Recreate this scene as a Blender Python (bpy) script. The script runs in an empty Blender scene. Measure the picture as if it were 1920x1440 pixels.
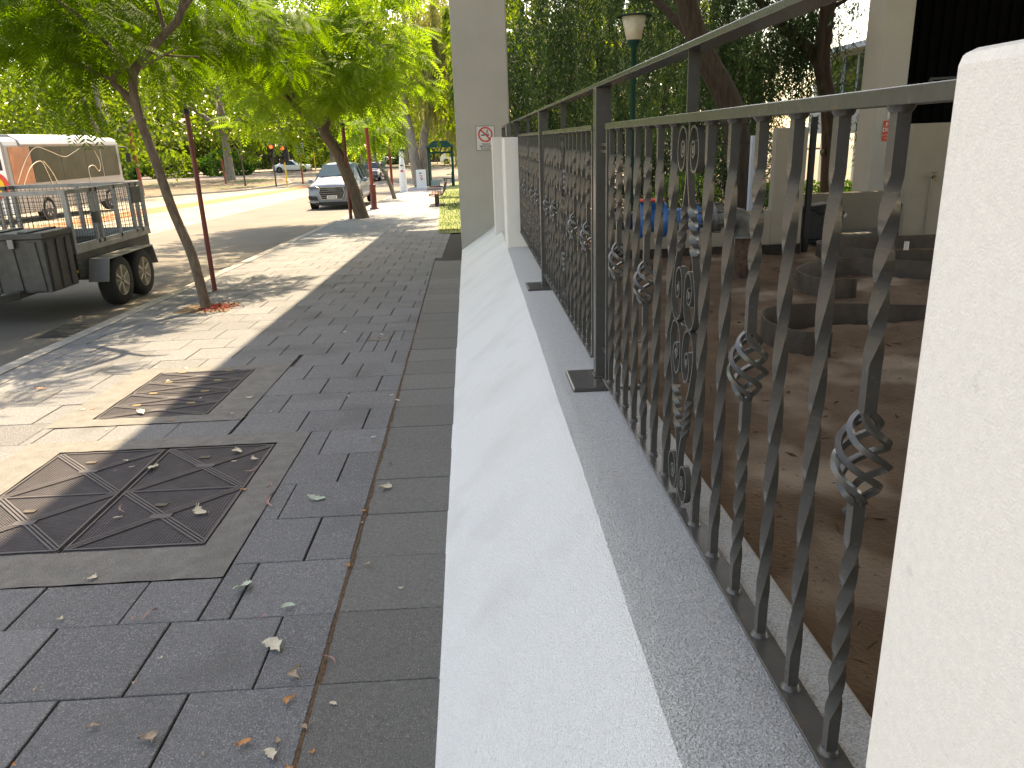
import bpy, math, random
import numpy as np
from mathutils import Vector, Matrix
random.seed(7); rng = np.random.default_rng(11)
S = bpy.context.scene; C = S.collection
rad = math.radians
# ------------------------------------------------------------ camera, sky, sun
cam = bpy.data.cameras.new('camera'); camo = bpy.data.objects.new('camera', cam); C.objects.link(camo)
cam.sensor_width = 36; cam.lens = 27.0; cam.clip_start = .05; cam.clip_end = 3000
f_ = 1440.
def _n(v): return v/np.linalg.norm(v)
dY = _n(np.array([-67, -457, f_])); yo = (f_*f_-67*160)/457.
up = -_n(np.array([160, yo, f_])); up = _n(up-dY*up.dot(dY)); dX = np.cross(dY, up)
Rw = np.stack([dX, dY, up])                       # camera (x right, y down, z forward) to world
Mw = Matrix([[Rw[i][0], -Rw[i][1], -Rw[i][2]] for i in range(3)]).to_4x4()
Mw.translation = (0, 0, 1.57); camo.matrix_world = Mw; S.camera = camo
SUN_EL, SUN_AZ = 53, 4
w = bpy.data.worlds.new('World'); S.world = w; w.use_nodes = True
nt = w.node_tree; bg = nt.nodes['Background']; sky = nt.nodes.new('ShaderNodeTexSky'); sky.sky_type = 'NISHITA'
sky.sun_disc = False; sky.sun_elevation = rad(SUN_EL); sky.sun_rotation = rad(SUN_AZ); sky.air_density = 1.0; sky.dust_density = 1.5
nt.links.new(sky.outputs[0], bg.inputs[0]); bg.inputs[1].default_value = .15
sl = bpy.data.lights.new('sun', 'SUN'); sl.energy = 3.5; sl.angle = rad(.5); sl.color = (1, .93, .80)
so = bpy.data.objects.new('sun', sl); C.objects.link(so)
sd = Vector((math.sin(rad(SUN_AZ))*math.cos(rad(SUN_EL)), math.cos(rad(SUN_AZ))*math.cos(rad(SUN_EL)), math.sin(rad(SUN_EL))))
so.rotation_euler = sd.to_track_quat('Z', 'Y').to_euler(); so.location = (0, 0, 30)
S.view_settings.view_transform = 'Standard'; S.view_settings.look = 'None'; S.view_settings.gamma = 1
S.view_settings.exposure = 2.1
S.view_settings.use_white_balance = True; S.view_settings.white_balance_temperature = 9000; S.view_settings.white_balance_tint = 13
S.cycles.max_bounces = 8; S.cycles.diffuse_bounces = 4; S.cycles.transparent_max_bounces = 8

# ------------------------------------------------------------ materials
def mat(name, col, rough=.8, var=.2, sc=6., bump=0., bsc=80., metal=0., col2=None, spec=.5, stretch=None, det=6, tone=False, coat=0):
    m = bpy.data.materials.new(name); m.use_nodes = True; n = m.node_tree.nodes; L = m.node_tree.links
    b = n['Principled BSDF']; b.inputs['Roughness'].default_value = rough; b.inputs['Metallic'].default_value = metal
    b.inputs['Specular IOR Level'].default_value = spec
    if coat: b.inputs['Coat Weight'].default_value = coat; b.inputs['Coat Roughness'].default_value = .05
    tc = n.new('ShaderNodeTexCoord'); src = tc.outputs['Object']
    if stretch:
        mp = n.new('ShaderNodeMapping'); mp.inputs['Scale'].default_value = stretch; L.new(src, mp.inputs[0]); src = mp.outputs[0]
    if var > 0 or col2:
        t = n.new('ShaderNodeTexNoise'); t.inputs['Scale'].default_value = sc; t.inputs['Detail'].default_value = det; t.inputs['Roughness'].default_value = .65
        L.new(src, t.inputs['Vector']); r = n.new('ShaderNodeValToRGB'); L.new(t.outputs['Fac'], r.inputs[0])
        c2 = col2 if col2 else tuple(min(1, c*(1+var)) for c in col); c1 = col if col2 else tuple(c*(1-var) for c in col)
        r.color_ramp.elements[0].color = (*c1, 1); r.color_ramp.elements[1].color = (*c2, 1)
        r.color_ramp.elements[0].position = .32; r.color_ramp.elements[1].position = .68
        out = r.outputs[0]
    else:
        rgb = n.new('ShaderNodeRGB'); rgb.outputs[0].default_value = (*col, 1); out = rgb.outputs[0]
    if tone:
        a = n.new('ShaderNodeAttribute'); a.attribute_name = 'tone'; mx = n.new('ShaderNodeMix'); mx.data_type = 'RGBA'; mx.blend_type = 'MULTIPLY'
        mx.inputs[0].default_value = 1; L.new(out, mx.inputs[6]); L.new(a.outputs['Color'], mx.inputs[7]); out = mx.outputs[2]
    L.new(out, b.inputs['Base Color'])
    if bump > 0:
        t2 = n.new('ShaderNodeTexNoise'); t2.inputs['Scale'].default_value = bsc; t2.inputs['Detail'].default_value = 4; L.new(src, t2.inputs['Vector'])
        bp = n.new('ShaderNodeBump'); bp.inputs['Strength'].default_value = bump; bp.inputs['Distance'].default_value = .01
        L.new(t2.outputs['Fac'], bp.inputs['Height']); L.new(bp.outputs[0], b.inputs['Normal'])
    m['_'] = 0
    return m
def spots(m, sc, lo, hi, col, amt=1.):
    """scatter small specks of another colour (aggregate, dirt) over a material"""
    n = m.node_tree.nodes; L = m.node_tree.links; b = n['Principled BSDF']; old = b.inputs['Base Color'].links[0].from_socket
    tc = n.new('ShaderNodeTexCoord'); t = n.new('ShaderNodeTexNoise'); t.inputs['Scale'].default_value = sc; t.inputs['Detail'].default_value = 3
    L.new(tc.outputs['Object'], t.inputs['Vector']); mr = n.new('ShaderNodeMapRange'); mr.inputs[1].default_value = lo; mr.inputs[2].default_value = hi
    mr.inputs[4].default_value = amt; L.new(t.outputs['Fac'], mr.inputs[0])
    mx = n.new('ShaderNodeMix'); mx.data_type = 'RGBA'; L.new(mr.outputs[0], mx.inputs[0]); L.new(old, mx.inputs[6]); mx.inputs[7].default_value = (*col, 1)
    L.new(mx.outputs[2], b.inputs['Base Color']); return m
def leafmat(name, col, col2, trans=.5, sc=.8, tint=(1.6, 1.5, .5)):
    m = bpy.data.materials.new(name); m.use_nodes = True; n = m.node_tree.nodes; L = m.node_tree.links
    n.remove(n['Principled BSDF']); out = n['Material Output']
    tc = n.new('ShaderNodeTexCoord'); t = n.new('ShaderNodeTexNoise'); t.inputs['Scale'].default_value = sc; t.inputs['Detail'].default_value = 8; t.inputs['Roughness'].default_value = .75
    L.new(tc.outputs['Object'], t.inputs['Vector']); r = n.new('ShaderNodeValToRGB'); L.new(t.outputs['Fac'], r.inputs[0])
    r.color_ramp.elements[0].color = (*col, 1); r.color_ramp.elements[1].color = (*col2, 1); r.color_ramp.elements[0].position = .35; r.color_ramp.elements[1].position = .65
    d = n.new('ShaderNodeBsdfPrincipled'); d.inputs['Roughness'].default_value = .6; d.inputs['Specular IOR Level'].default_value = .12; L.new(r.outputs[0], d.inputs['Base Color'])
    tr = n.new('ShaderNodeBsdfTranslucent'); hs = n.new('ShaderNodeMix'); hs.data_type = 'RGBA'; hs.blend_type = 'MULTIPLY'; hs.inputs[0].default_value = 1
    L.new(r.outputs[0], hs.inputs[6]); hs.inputs[7].default_value = (*tint, 1); hs.clamp_result = False
    L.new(hs.outputs[2], tr.inputs[0]); mx = n.new('ShaderNodeMixShader'); mx.inputs[0].default_value = trans
    L.new(d.outputs[0], mx.inputs[1]); L.new(tr.outputs[0], mx.inputs[2]); L.new(mx.outputs[0], out.inputs[0]); return m
def glassmat(name, col, rough=.05):
    m = mat(name, col, rough, var=0, spec=.9); return m
M = {}
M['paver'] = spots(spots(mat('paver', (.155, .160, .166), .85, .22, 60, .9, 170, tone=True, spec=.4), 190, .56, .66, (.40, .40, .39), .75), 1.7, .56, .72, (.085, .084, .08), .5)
M['paver_wall'] = spots(mat('paver_by_wall', (.136, .136, .128), .85, .2, 60, .8, 170, tone=True), 200, .58, .68, (.36, .35, .32), .65)
M['joint'] = mat('joint_sand', (.045, .042, .038), .95, .4, 30)
M['rust'] = mat('leaf_dust', (.10, .055, .025), .95, .6, 60, .8, 200)
M['collar'] = spots(mat('collar_concrete', (.168, .164, .150), .9, .2, 12, .9, 160), 190, .6, .68, (.33, .31, .28), .7)
M['kerb'] = mat('kerb_concrete', (.30, .28, .25), .85, .22, 5, .5, 120)
M['asphalt'] = spots(mat('asphalt', (.145, .130, .110), .9, .14, .7, .5, 90, spec=.22), 150, .6, .7, (.25, .24, .23), .6)
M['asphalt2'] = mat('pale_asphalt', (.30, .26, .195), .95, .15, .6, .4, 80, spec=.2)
M['redlane'] = mat('red_brown_paving', (.33, .13, .05), .95, .2, 1.2, .3, 60)
M['stucco'] = spots(spots(mat('white_stucco', (.84, .84, .825), .85, .08, 150, 1.2, 200), 190, .58, .70, (.60, .60, .575), .5), 2.2, .56, .80, (.62, .61, .575), .45)
M['stucco2'] = spots(mat('rough_white_ledge', (.86, .86, .85), .9, .10, 120, 2.4, 190), 175, .48, .66, (.50, .50, .49), .75)
spots(M['stucco'], 1.4, .50, .80, (.66, .645, .60), .5)
M['pier'] = spots(mat('warm_white_render', (.75, .70, .64), .9, .05, 120, .28, 420), 45, .68, .74, (.55, .52, .47), .5)
M['column'] = spots(mat('column_paint', (.43, .405, .355), .85, .05, 2, .18, 60), 1.2, .52, .72, (.36, .34, .30), .6)
M['iron'] = spots(mat('grey_iron_paint', (.064, .061, .056), .25, .10, 25, .06, 140, spec=.5), 60, .66, .74, (.15, .14, .12), .35)
M['soil'] = spots(spots(mat('brown_soil', (.085, .050, .026), .95, .35, 2.2, 1., 45, col2=(.165, .105, .060)), .9, .54, .68, (.40, .32, .24), .85), 26, .66, .72, (.04, .024, .014), .9)
M['steel'] = mat('edging_steel', (.068, .049, .034), .6, .3, 7, .1, 20)
M['beige'] = spots(mat('beige_render', (.30, .26, .20), .9, .06, 3, .3, 110), 1.5, .58, .75, (.27, .23, .18), .5)
M['dark_brown'] = mat('shadow_fence_brown', (.035, .025, .018), .9, .4, 6)
M['green_paint'] = mat('green_paint', (.006, .05, .035), .6, .1, spec=.2)
M['cream'] = mat('cream_shade', (.62, .55, .40), .45, .12, 6)
M['black'] = mat('black_metal', (.012, .012, .013), .5, .2, 10)
M['black_matt'] = mat('black_plastic', (.012, .012, .014), .6, .3, 9, .5, 25)
M['dark'] = mat('dark_cladding', (.003, .003, .003), .9, .3, 3, spec=.04)
M['blue'] = mat('blue_enamel', (.01, .11, .33), .4, .25, 8, .15, 20)
M['pipe'] = mat('galvanised_pipe', (.13, .125, .115), .5, .25, 9, .15, 30, metal=.4)
M['rusty'] = mat('rusty_stand', (.09, .05, .03), .85, .5, 18, .4, 60)
M['red'] = mat('red_paint', (.55, .035, .02), .5, .1)
M['white'] = mat('white_paint', (.8, .8, .78), .5, .04)
M['pvc'] = mat('pale_plastic', (.55, .52, .45), .5, .05)
M['brass'] = mat('brass_tap', (.22, .16, .08), .5, .2, metal=.6)
M['signred'] = mat('sign_red', (.62, .06, .03), .55, .05)
M['signblack'] = mat('sign_black', (.02, .02, .02), .6, 0)
M['signface'] = mat('sign_face', (.62, .60, .56), .5, .03)
M['lid'] = mat('pit_cover', (.052, .046, .052), .62, .25, 10, .0, 60, metal=.0)
spots(M['iron'], 34, .68, .75, (.13, .075, .04), .5)
M['galv'] = spots(mat('galvanised_steel', (.26, .26, .255), .5, .2, 4, .08, 12, metal=.55), 6, .58, .7, (.19, .18, .17), .6)
M['galvdark'] = mat('weathered_steel', (.07, .068, .062), .55, .35, 4, .2, 18, metal=.4)
M['tyre'] = mat('tyre_rubber', (.015, .015, .015), .85, .2, 12)
M['rim'] = mat('rim_steel', (.42, .42, .42), .4, .15, 8, metal=.4)
M['rim_cream'] = mat('cream_rim', (.40, .36, .28), .5, .2, 8)
M['bark'] = mat('brown_bark', (.075, .052, .036), .95, .3, 9, 1., 22, col2=(.175, .13, .09), stretch=(3, 3, .6))
M['bark2'] = mat('grey_bark', (.16, .13, .10), .95, .3, 5, 1., 14, col2=(.33, .29, .24), stretch=(2.5, 2.5, .6))
M['bark3'] = mat('furrowed_bark', (.022, .015, .010), .95, .3, 6, 1., 11, col2=(.075, .05, .032), stretch=(3.4, 3.4, .45))
M['redbrown'] = mat('red_brown_paint', (.14, .022, .014), .45, .3, 5)
M['redorange'] = mat('faded_red_paint', (.27, .045, .024), .5, .2, 4)
M['yellow'] = mat('yellow_paint', (.75, .45, .02), .5, .08)
M['lamp_red'] = None
M['carsilver'] = mat('silver_car_paint', (.16, .20, .25), .35, .03, 4, metal=.3, coat=.35)
M['carwhite'] = mat('white_car_paint', (.8, .8, .8), .3, .02, 4, coat=.7)
M['cardark'] = mat('dark_car_paint', (.012, .018, .04), .25, .03, 4, coat=.9)
M['glass'] = mat('car_glass', (.02, .05, .075), .2, var=0, spec=.04)
M['busglass'] = mat('bus_glass', (.018, .021, .012), .28, var=.7, sc=1.4, spec=.2)
M['chrome'] = mat('chrome_trim', (.24, .24, .26), .25, 0, metal=.9)
M['headlamp'] = mat('headlamp', (.09, .11, .14), .2, .1, metal=.1)
M['bussilver'] = mat('silver_bus_paint', (.25, .25, .245), .4, .05, 2, metal=.2)
M['grassg'] = mat('lawn', (.085, .13, .02), .9, .3, 1.2, 1., 60, col2=(.20, .21, .05))
M['litter'] = spots(mat('leafy_park_ground', (.10, .075, .045), .95, .35, .5, .8, 25, col2=(.18, .13, .08)), .18, .56, .66, (.07, .11, .02), .9)
M['terrain'] = mat('dry_ground', (.17, .15, .10), .95, .3, .15)
M['fibro'] = mat('white_boards', (.50, .54, .60), .7, .04)
M['window'] = glassmat('window_glass', (.035, .045, .04), .04)
M['shelterglass'] = glassmat('shelter_panel', (.25, .33, .31), .15)
M['timber'] = mat('weathered_timber', (.20, .10, .06), .8, .25, 8)
M['canopy'] = mat('canopy_soffit', (.72, .71, .69), .9, .05)
M['jac'] = leafmat('jacaranda_leaf', (.045, .10, .010), (.10, .185, .016), .62, .9)
M['jac2'] = leafmat('bright_feathery_leaf', (.085, .165, .028), (.19, .30, .045), .62, .5)
M['plane'] = leafmat('plane_leaf', (.018, .048, .010), (.15, .23, .03), .5, .16)
M['plane_y'] = leafmat('yellow_green_leaf', (.07, .14, .016), (.26, .32, .035), .5, .25)
M['wood'] = leafmat('far_leaf', (.022, .045, .012), (.13, .17, .03), .4, .06)
M['weep'] = leafmat('weeping_leaf', (.17, .18, .06), (.36, .35, .14), .5, .4, (1.25, 1.25, .8))
M['pepper'] = leafmat('peppermint_leaf', (.014, .030, .014), (.045, .076, .038), .28, .5, (1.0, 1.25, .7))
M['hedge'] = leafmat('hedge_leaf', (.02, .06, .012), (.06, .15, .03), .4, 1.)
for k, c in dict(leaf_pale=(.42, .50, .40), leaf_cream=(.55, .50, .38), leaf_tan=(.36, .27, .19), leaf_pink=(.38, .22, .20), leaf_orange=(.50, .22, .07)).items():
    M[k] = mat(k, c, .7, .2, 60)
# red lamp (lit traffic light)
lr = bpy.data.materials.new('lit_red'); lr.use_nodes = True; b_ = lr.node_tree.nodes['Principled BSDF']; b_.inputs['Base Color'].default_value = (.6, .03, .01, 1)
b_.inputs['Emission Color'].default_value = (1, .10, .03, 1); b_.inputs['Emission Strength'].default_value = 1.2; M['lamp_red'] = lr

# ------------------------------------------------------------ mesh builder
class MB:
    def __init__(s): s.v = []; s.f = []; s.sm = []
    def add(s, v, f, smooth=False):
        o = len(s.v); s.v += [tuple(p) for p in v]; s.f += [tuple(i+o for i in q) for q in f]; s.sm += [smooth]*len(f)
    def box(s, x0, x1, y0, y1, z0, z1):
        s.add([(x0,y0,z0),(x1,y0,z0),(x1,y1,z0),(x0,y1,z0),(x0,y0,z1),(x1,y0,z1),(x1,y1,z1),(x0,y1,z1)],
              [(0,3,2,1),(4,5,6,7),(0,1,5,4),(1,2,6,5),(2,3,7,6),(3,0,4,7)]); return s
    def obox(s, c, ax, ay, az):                      # centre and three half vectors
        c, ax, ay, az = map(Vector, (c, ax, ay, az)); v = []
        for k in (-1, 1):
            for i, j in ((-1,-1),(1,-1),(1,1),(-1,1)): v.append(c+i*ax+j*ay+k*az)
        s.add(v, [(0,3,2,1),(4,5,6,7),(0,1,5,4),(1,2,6,5),(2,3,7,6),(3,0,4,7)]); return s
    def bar(s, a, b, w, h=None, side=(1,0,0)):       # square bar between two points
        a, b = Vector(a), Vector(b); h = h or w; d = (b-a).normalized(); sd_ = Vector(side)
        if abs(d.dot(sd_)) > .95: sd_ = Vector((0,1,0))
        u = (sd_-d*d.dot(sd_)).normalized(); n = d.cross(u)
        return s.obox((a+b)/2, u*w/2, n*h/2, (b-a)/2)
    def tube(s, pts, r, n=8, cap=True, smooth=True, flat=None, twist=None, squash=1.):
        P = [Vector(p) for p in pts]; N = len(P); rr = r if hasattr(r, '__len__') else [r]*N
        T = [(P[min(i+1,N-1)]-P[max(i-1,0)]).normalized() for i in range(N)]
        u = Vector((1,0,0)) if abs(T[0].x) < .9 else Vector((0,1,0)); v = []; 
        for i in range(N):
            u = (u-T[i]*u.dot(T[i])).normalized(); b = T[i].cross(u); tw = twist[i] if twist else 0
            for k in range(n):
                a = 2*math.pi*(k+.5)/n+tw; v.append(P[i]+(u*math.cos(a)+b*math.sin(a)*squash)*rr[i])
        f = [(i*n+k, i*n+(k+1)%n, (i+1)*n+(k+1)%n, (i+1)*n+k) for i in range(N-1) for k in range(n)]
        s.add(v, f, smooth)
        if cap: s.add(v[:n], [tuple(range(n))[::-1]]); s.add(v[-n:], [tuple(range(n))])
        return s
    def strip(s, pts, w, t):                          # flat bar (in a y-z plane, width along x) following points
        P = [Vector(p) for p in pts]; N = len(P); v = []
        for i in range(N):
            T = (P[min(i+1,N-1)]-P[max(i-1,0)]).normalized(); n = Vector((0,-T.z,T.y)); X = Vector((1,0,0))
            v += [P[i]-X*w/2-n*t/2, P[i]+X*w/2-n*t/2, P[i]+X*w/2+n*t/2, P[i]-X*w/2+n*t/2]
        f = [(i*4+k, i*4+(k+1)%4, (i+1)*4+(k+1)%4, (i+1)*4+k) for i in range(N-1) for k in range(4)]+[(3,2,1,0), (N*4-4,N*4-3,N*4-2,N*4-1)]
        s.add(v, f); return s
    def lathe(s, prof, n=16, c=(0,0,0), axis='z', smooth=True, cap=True):
        v = []
        for r, z in prof:
            for k in range(n):
                a = 2*math.pi*k/n; p = (r*math.cos(a), r*math.sin(a), z)
                if axis == 'x': p = (z, r*math.cos(a), r*math.sin(a))
                if axis == 'y': p = (r*math.sin(a), z, r*math.cos(a))
                v.append((p[0]+c[0], p[1]+c[1], p[2]+c[2]))
        N = len(prof); f = [(i*n+k, i*n+(k+1)%n, (i+1)*n+(k+1)%n, (i+1)*n+k) for i in range(N-1) for k in range(n)]
        s.add(v, f, smooth)
        if cap: s.add(v[:n], [tuple(range(n))[::-1]]); s.add(v[-n:], [tuple(range(n))])
        return s
    def prism(s, poly, d0, d1, axis='y'):             # polygon extruded along an axis
        n = len(poly)
        def P(a, b, d): return (a, d, b) if axis == 'y' else ((d, a, b) if axis == 'x' else (a, b, d))
        v = [P(a, b, d0) for a, b in poly]+[P(a, b, d1) for a, b in poly]
        s.add(v, [tuple(range(n))[::-1], tuple(range(n, 2*n))]+[(i, (i+1)%n, n+(i+1)%n, n+i) for i in range(n)]); return s
    def ico(s, c, r, jit=.15, sub=2):
        import bmesh
        bm = bmesh.new(); bmesh.ops.create_icosphere(bm, subdivisions=sub, radius=1); v = []
        for q in bm.verts:
            k = 1+random.uniform(-jit, jit); v.append((c[0]+q.co.x*r[0]*k, c[1]+q.co.y*r[1]*k, c[2]+q.co.z*r[2]*k))
        bm.verts.index_update(); f = [tuple(x.index for x in q.verts) for q in bm.faces]; bm.free(); s.add(v, f, True); return s
    def build(s, name, m, parent=None, bevel=0, loc=None, recalc=True, sharp=0):
        me = bpy.data.meshes.new(name); me.from_pydata(s.v, [], s.f); me.polygons.foreach_set('use_smooth', s.sm)
        if recalc:
            import bmesh
            bm = bmesh.new(); bm.from_mesh(me); bmesh.ops.recalc_face_normals(bm, faces=bm.faces); bm.to_mesh(me); bm.free()
        if sharp: me.polygons.foreach_set('use_smooth', [True]*len(me.polygons)); me.set_sharp_from_angle(angle=rad(sharp))
        o = bpy.data.objects.new(name, me); C.objects.link(o); me.materials.append(M[m] if isinstance(m, str) else m)
        if parent: o.parent = parent
        if loc: o.location = loc
        if bevel:
            b = o.modifiers.new('bevel', 'BEVEL'); b.width = bevel; b.segments = 2; b.limit_method = 'ANGLE'
        return o
def each(name, m, parent, makers, bevel=0):
    for fn in makers:
        q = MB(); fn(q); q.build(name, m, parent, bevel=bevel)
def tag(o, label, cat, group=None, kind=None):
    o['label'] = label; o['category'] = cat
    if group: o['group'] = group
    if kind: o['kind'] = kind
    return o
def thing(name, label, cat, loc=(0,0,0), rz=0, group=None):
    o = bpy.data.objects.new(name, None); C.objects.link(o); o.location = loc; o.rotation_euler = (0,0,rz); o.empty_display_size = .2
    return tag(o, label, cat, group)
def struct(o): o['kind'] = 'structure'; return o
def copy_tree(o, parent=None):
    c = o.copy(); C.objects.link(c)
    if parent: c.parent = parent
    for ch in list(o.children): copy_tree(ch, c)
    return c
def G(y): return -.0215*min(max(y, -30), 58)
def bulk(name, V, F, m, parent=None):                 # many loose quads from arrays
    me = bpy.data.meshes.new(name); nv, nf = len(V), len(F); k = F.shape[1]
    me.vertices.add(nv); me.vertices.foreach_set('co', V.astype(np.float32).ravel())
    me.loops.add(nf*k); me.loops.foreach_set('vertex_index', F.astype(np.int32).ravel())
    me.polygons.add(nf); me.polygons.foreach_set('loop_start', np.arange(0, nf*k, k, dtype=np.int32))
    me.update(calc_edges=True); o = bpy.data.objects.new(name, me); C.objects.link(o); me.materials.append(M[m])
    if parent: o.parent = parent
    return o
def unit(a): return a/np.maximum(np.linalg.norm(a, axis=1, keepdims=True), 1e-6)
def leaves(P, D, Ln, Wd, fold=.25):
    """kite shaped leaves: base points P, directions D, lengths and widths -> verts, quads"""
    n = len(P); D = unit(D); r = rng.normal(size=(n, 3)); Sx = unit(np.cross(D, r)); N = np.cross(Sx, D)
    Ln = np.broadcast_to(np.asarray(Ln, float), (n,))[:, None]; Wd = np.broadcast_to(np.asarray(Wd, float), (n,))[:, None]
    mid = P+D*Ln*.45+N*Ln*fold*.3
    V = np.stack([P, mid+Sx*Wd*.5, P+D*Ln, mid-Sx*Wd*.5], 1).reshape(-1, 3)
    return V, np.arange(n*4).reshape(n, 4)
def fronds(P, D, Ln, pairs=9, wid=.42, lw=.16, droop=.35):
    """feathery leaves: a drooping rib with paired leaflets"""
    n = len(P); D = unit(D); upv = np.array([0, 0, 1.])+rng.normal(size=(n, 3))*.35
    Sx = unit(np.cross(D, upv)); Ln = np.broadcast_to(np.asarray(Ln, float), (n,))[:, None]
    Vs = []
    for i in range(pairs):
        t = (i+.6)/pairs; c = P+D*Ln*t+np.array([0, 0, -1.])*Ln*droop*t*t
        tang = unit(D+np.array([0, 0, -1.])*2*droop*t); h = wid*math.sin(math.pi*(.18+.75*t))
        for sgn in (-1, 1):
            d = unit(Sx*sgn+tang*.45+np.array([0, 0, -.28])); tip = c+d*Ln*h; wv = tang*Ln*lw*.5*.62
            mid = c+d*Ln*h*.45; Vs.append(np.stack([c, mid+wv, tip, mid-wv], 1))
    V = np.stack(Vs, 1).reshape(-1, 3); return V, np.arange(len(V)).reshape(-1, 4)
def cloud(n, c, r, shell=.45):
    d = unit(rng.normal(size=(n, 3))); q = shell+(1-shell)*rng.random((n, 1))**.6
    return np.array(c)+d*q*np.array(r)
def clumpy(n, c, r, k, cr, shell=.35):
    cc = cloud(k, c, r, shell); i = rng.integers(0, k, n); return cc[i]+rng.normal(size=(n, 3))*cr, cc[i]
def limb(mb, a, b, r0, r1, bend=.12, n=5):
    a, b = Vector(a), Vector(b); L = (b-a).length; o = Vector((random.uniform(-1,1), random.uniform(-1,1), random.uniform(-.3,.6)))*L*bend
    pts = [a.lerp(b, i/n)+o*math.sin(math.pi*i/n) for i in range(n+1)]; mb.tube(pts, [r0+(r1-r0)*i/n for i in range(n+1)], 7); return pts

# ------------------------------------------------------------ ground, road, footpath
def sheet(name, xl, xr, ys, off, m, nx=2, z=None):
    V = []; F = []
    for y in ys:
        a = xl(y) if callable(xl) else xl; b = xr(y) if callable(xr) else xr
        for i in range(nx):
            x = a+(b-a)*i/(nx-1); V.append((x, y, (G(y)+off) if z is None else z))
    for j in range(len(ys)-1):
        for i in range(nx-1): F.append((j*nx+i, j*nx+i+1, (j+1)*nx+i+1, (j+1)*nx+i))
    mb = MB(); mb.add(V, F); return struct(mb.build(name, m))
def fr(a, b, n): return [a+(b-a)*i/n for i in range(n+1)]
sheet('terrain', -900, 900, [-400, -30, 0, 58, 200, 1500], -.45, 'terrain')
YS = fr(-14, 58, 36)+[70, 90, 115]
def kerb_far(y):
    P = [(-40,-22), (46,-22), (52,-20.4), (58,-17), (66,-15.2), (74,-17.5), (80,-24), (86,-60), (200,-60)]
    for (a, xa), (b, xb) in zip(P, P[1:]):
        if a <= y <= b: return xa+(xb-xa)*(y-a)/(b-a)
    return -22
sheet('road', lambda y: -70 if y > 85 else kerb_far(y)-.5, lambda y: -4.18 if y < 60 else (-4.18+(y-60)*2.5), sorted(YS+[46, 52, 58, 66, 74, 80, 84.9, 85.1]), -.13, 'asphalt')
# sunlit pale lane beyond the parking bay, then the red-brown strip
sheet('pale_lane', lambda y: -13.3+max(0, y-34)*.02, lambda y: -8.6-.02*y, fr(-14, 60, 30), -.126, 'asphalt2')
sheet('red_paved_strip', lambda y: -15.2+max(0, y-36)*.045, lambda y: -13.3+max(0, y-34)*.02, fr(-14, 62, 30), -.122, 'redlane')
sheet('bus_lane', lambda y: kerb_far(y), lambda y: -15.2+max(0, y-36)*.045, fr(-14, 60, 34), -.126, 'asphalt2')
# far kerb and park ground
mb = MB(); pts = [(kerb_far(y), y) for y in fr(-14, 85, 60)]
for (x0, y0), (x1, y1) in zip(pts, pts[1:]):
    z0, z1 = G(y0), G(y1); mb.add([(x0,y0,z0-.14),(x1,y1,z1-.14),(x1,y1,z1),(x0,y0,z0),(x0-.16,y0,z0),(x1-.16,y1,z1)], [(0,1,2,3),(3,2,5,4)])
struct(mb.build('far_kerb', 'kerb'))
sheet('park_ground', -120, lambda y: kerb_far(y)-.16, sorted(fr(-14, 58, 20)+[46, 52, 62, 66, 70, 74, 78, 80, 83, 85.9]), -.004, 'litter')
sheet('far_pavement', -90, 30, [101, 118], .0, 'asphalt2')
sheet('far_lawn', -120, 60, [118.1, 190], .02, 'litter')
# near kerb
mb = MB()
for y0, y1 in zip(fr(-6, 60, 55), fr(-6, 60, 55)[1:]):
    z0, z1 = G(y0)+.004, G(y1)+.004; e = .006
    mb.add([(-4.19,y0,z0-.2),(-4.19,y1-e,z1-.2),(-4.185,y1-e,z1-.03),(-4.185,y0,z0-.03),(-4.15,y1-e,z1),(-4.15,y0,z0),(-4.0,y1-e,z1),(-4.0,y0,z0),(-4.0,y1-e,z1-.06),(-4.0,y0,z0-.06)],
           [(0,1,2,3),(3,2,4,5),(5,4,6,7),(7,6,8,9),(1,8,6,2),(0,3,7,9)])
struct(mb.build('kerb', 'kerb'))
sheet('path_bed', -4.0, 1.0, fr(-4, 62, 60), -.016, 'joint')
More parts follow.
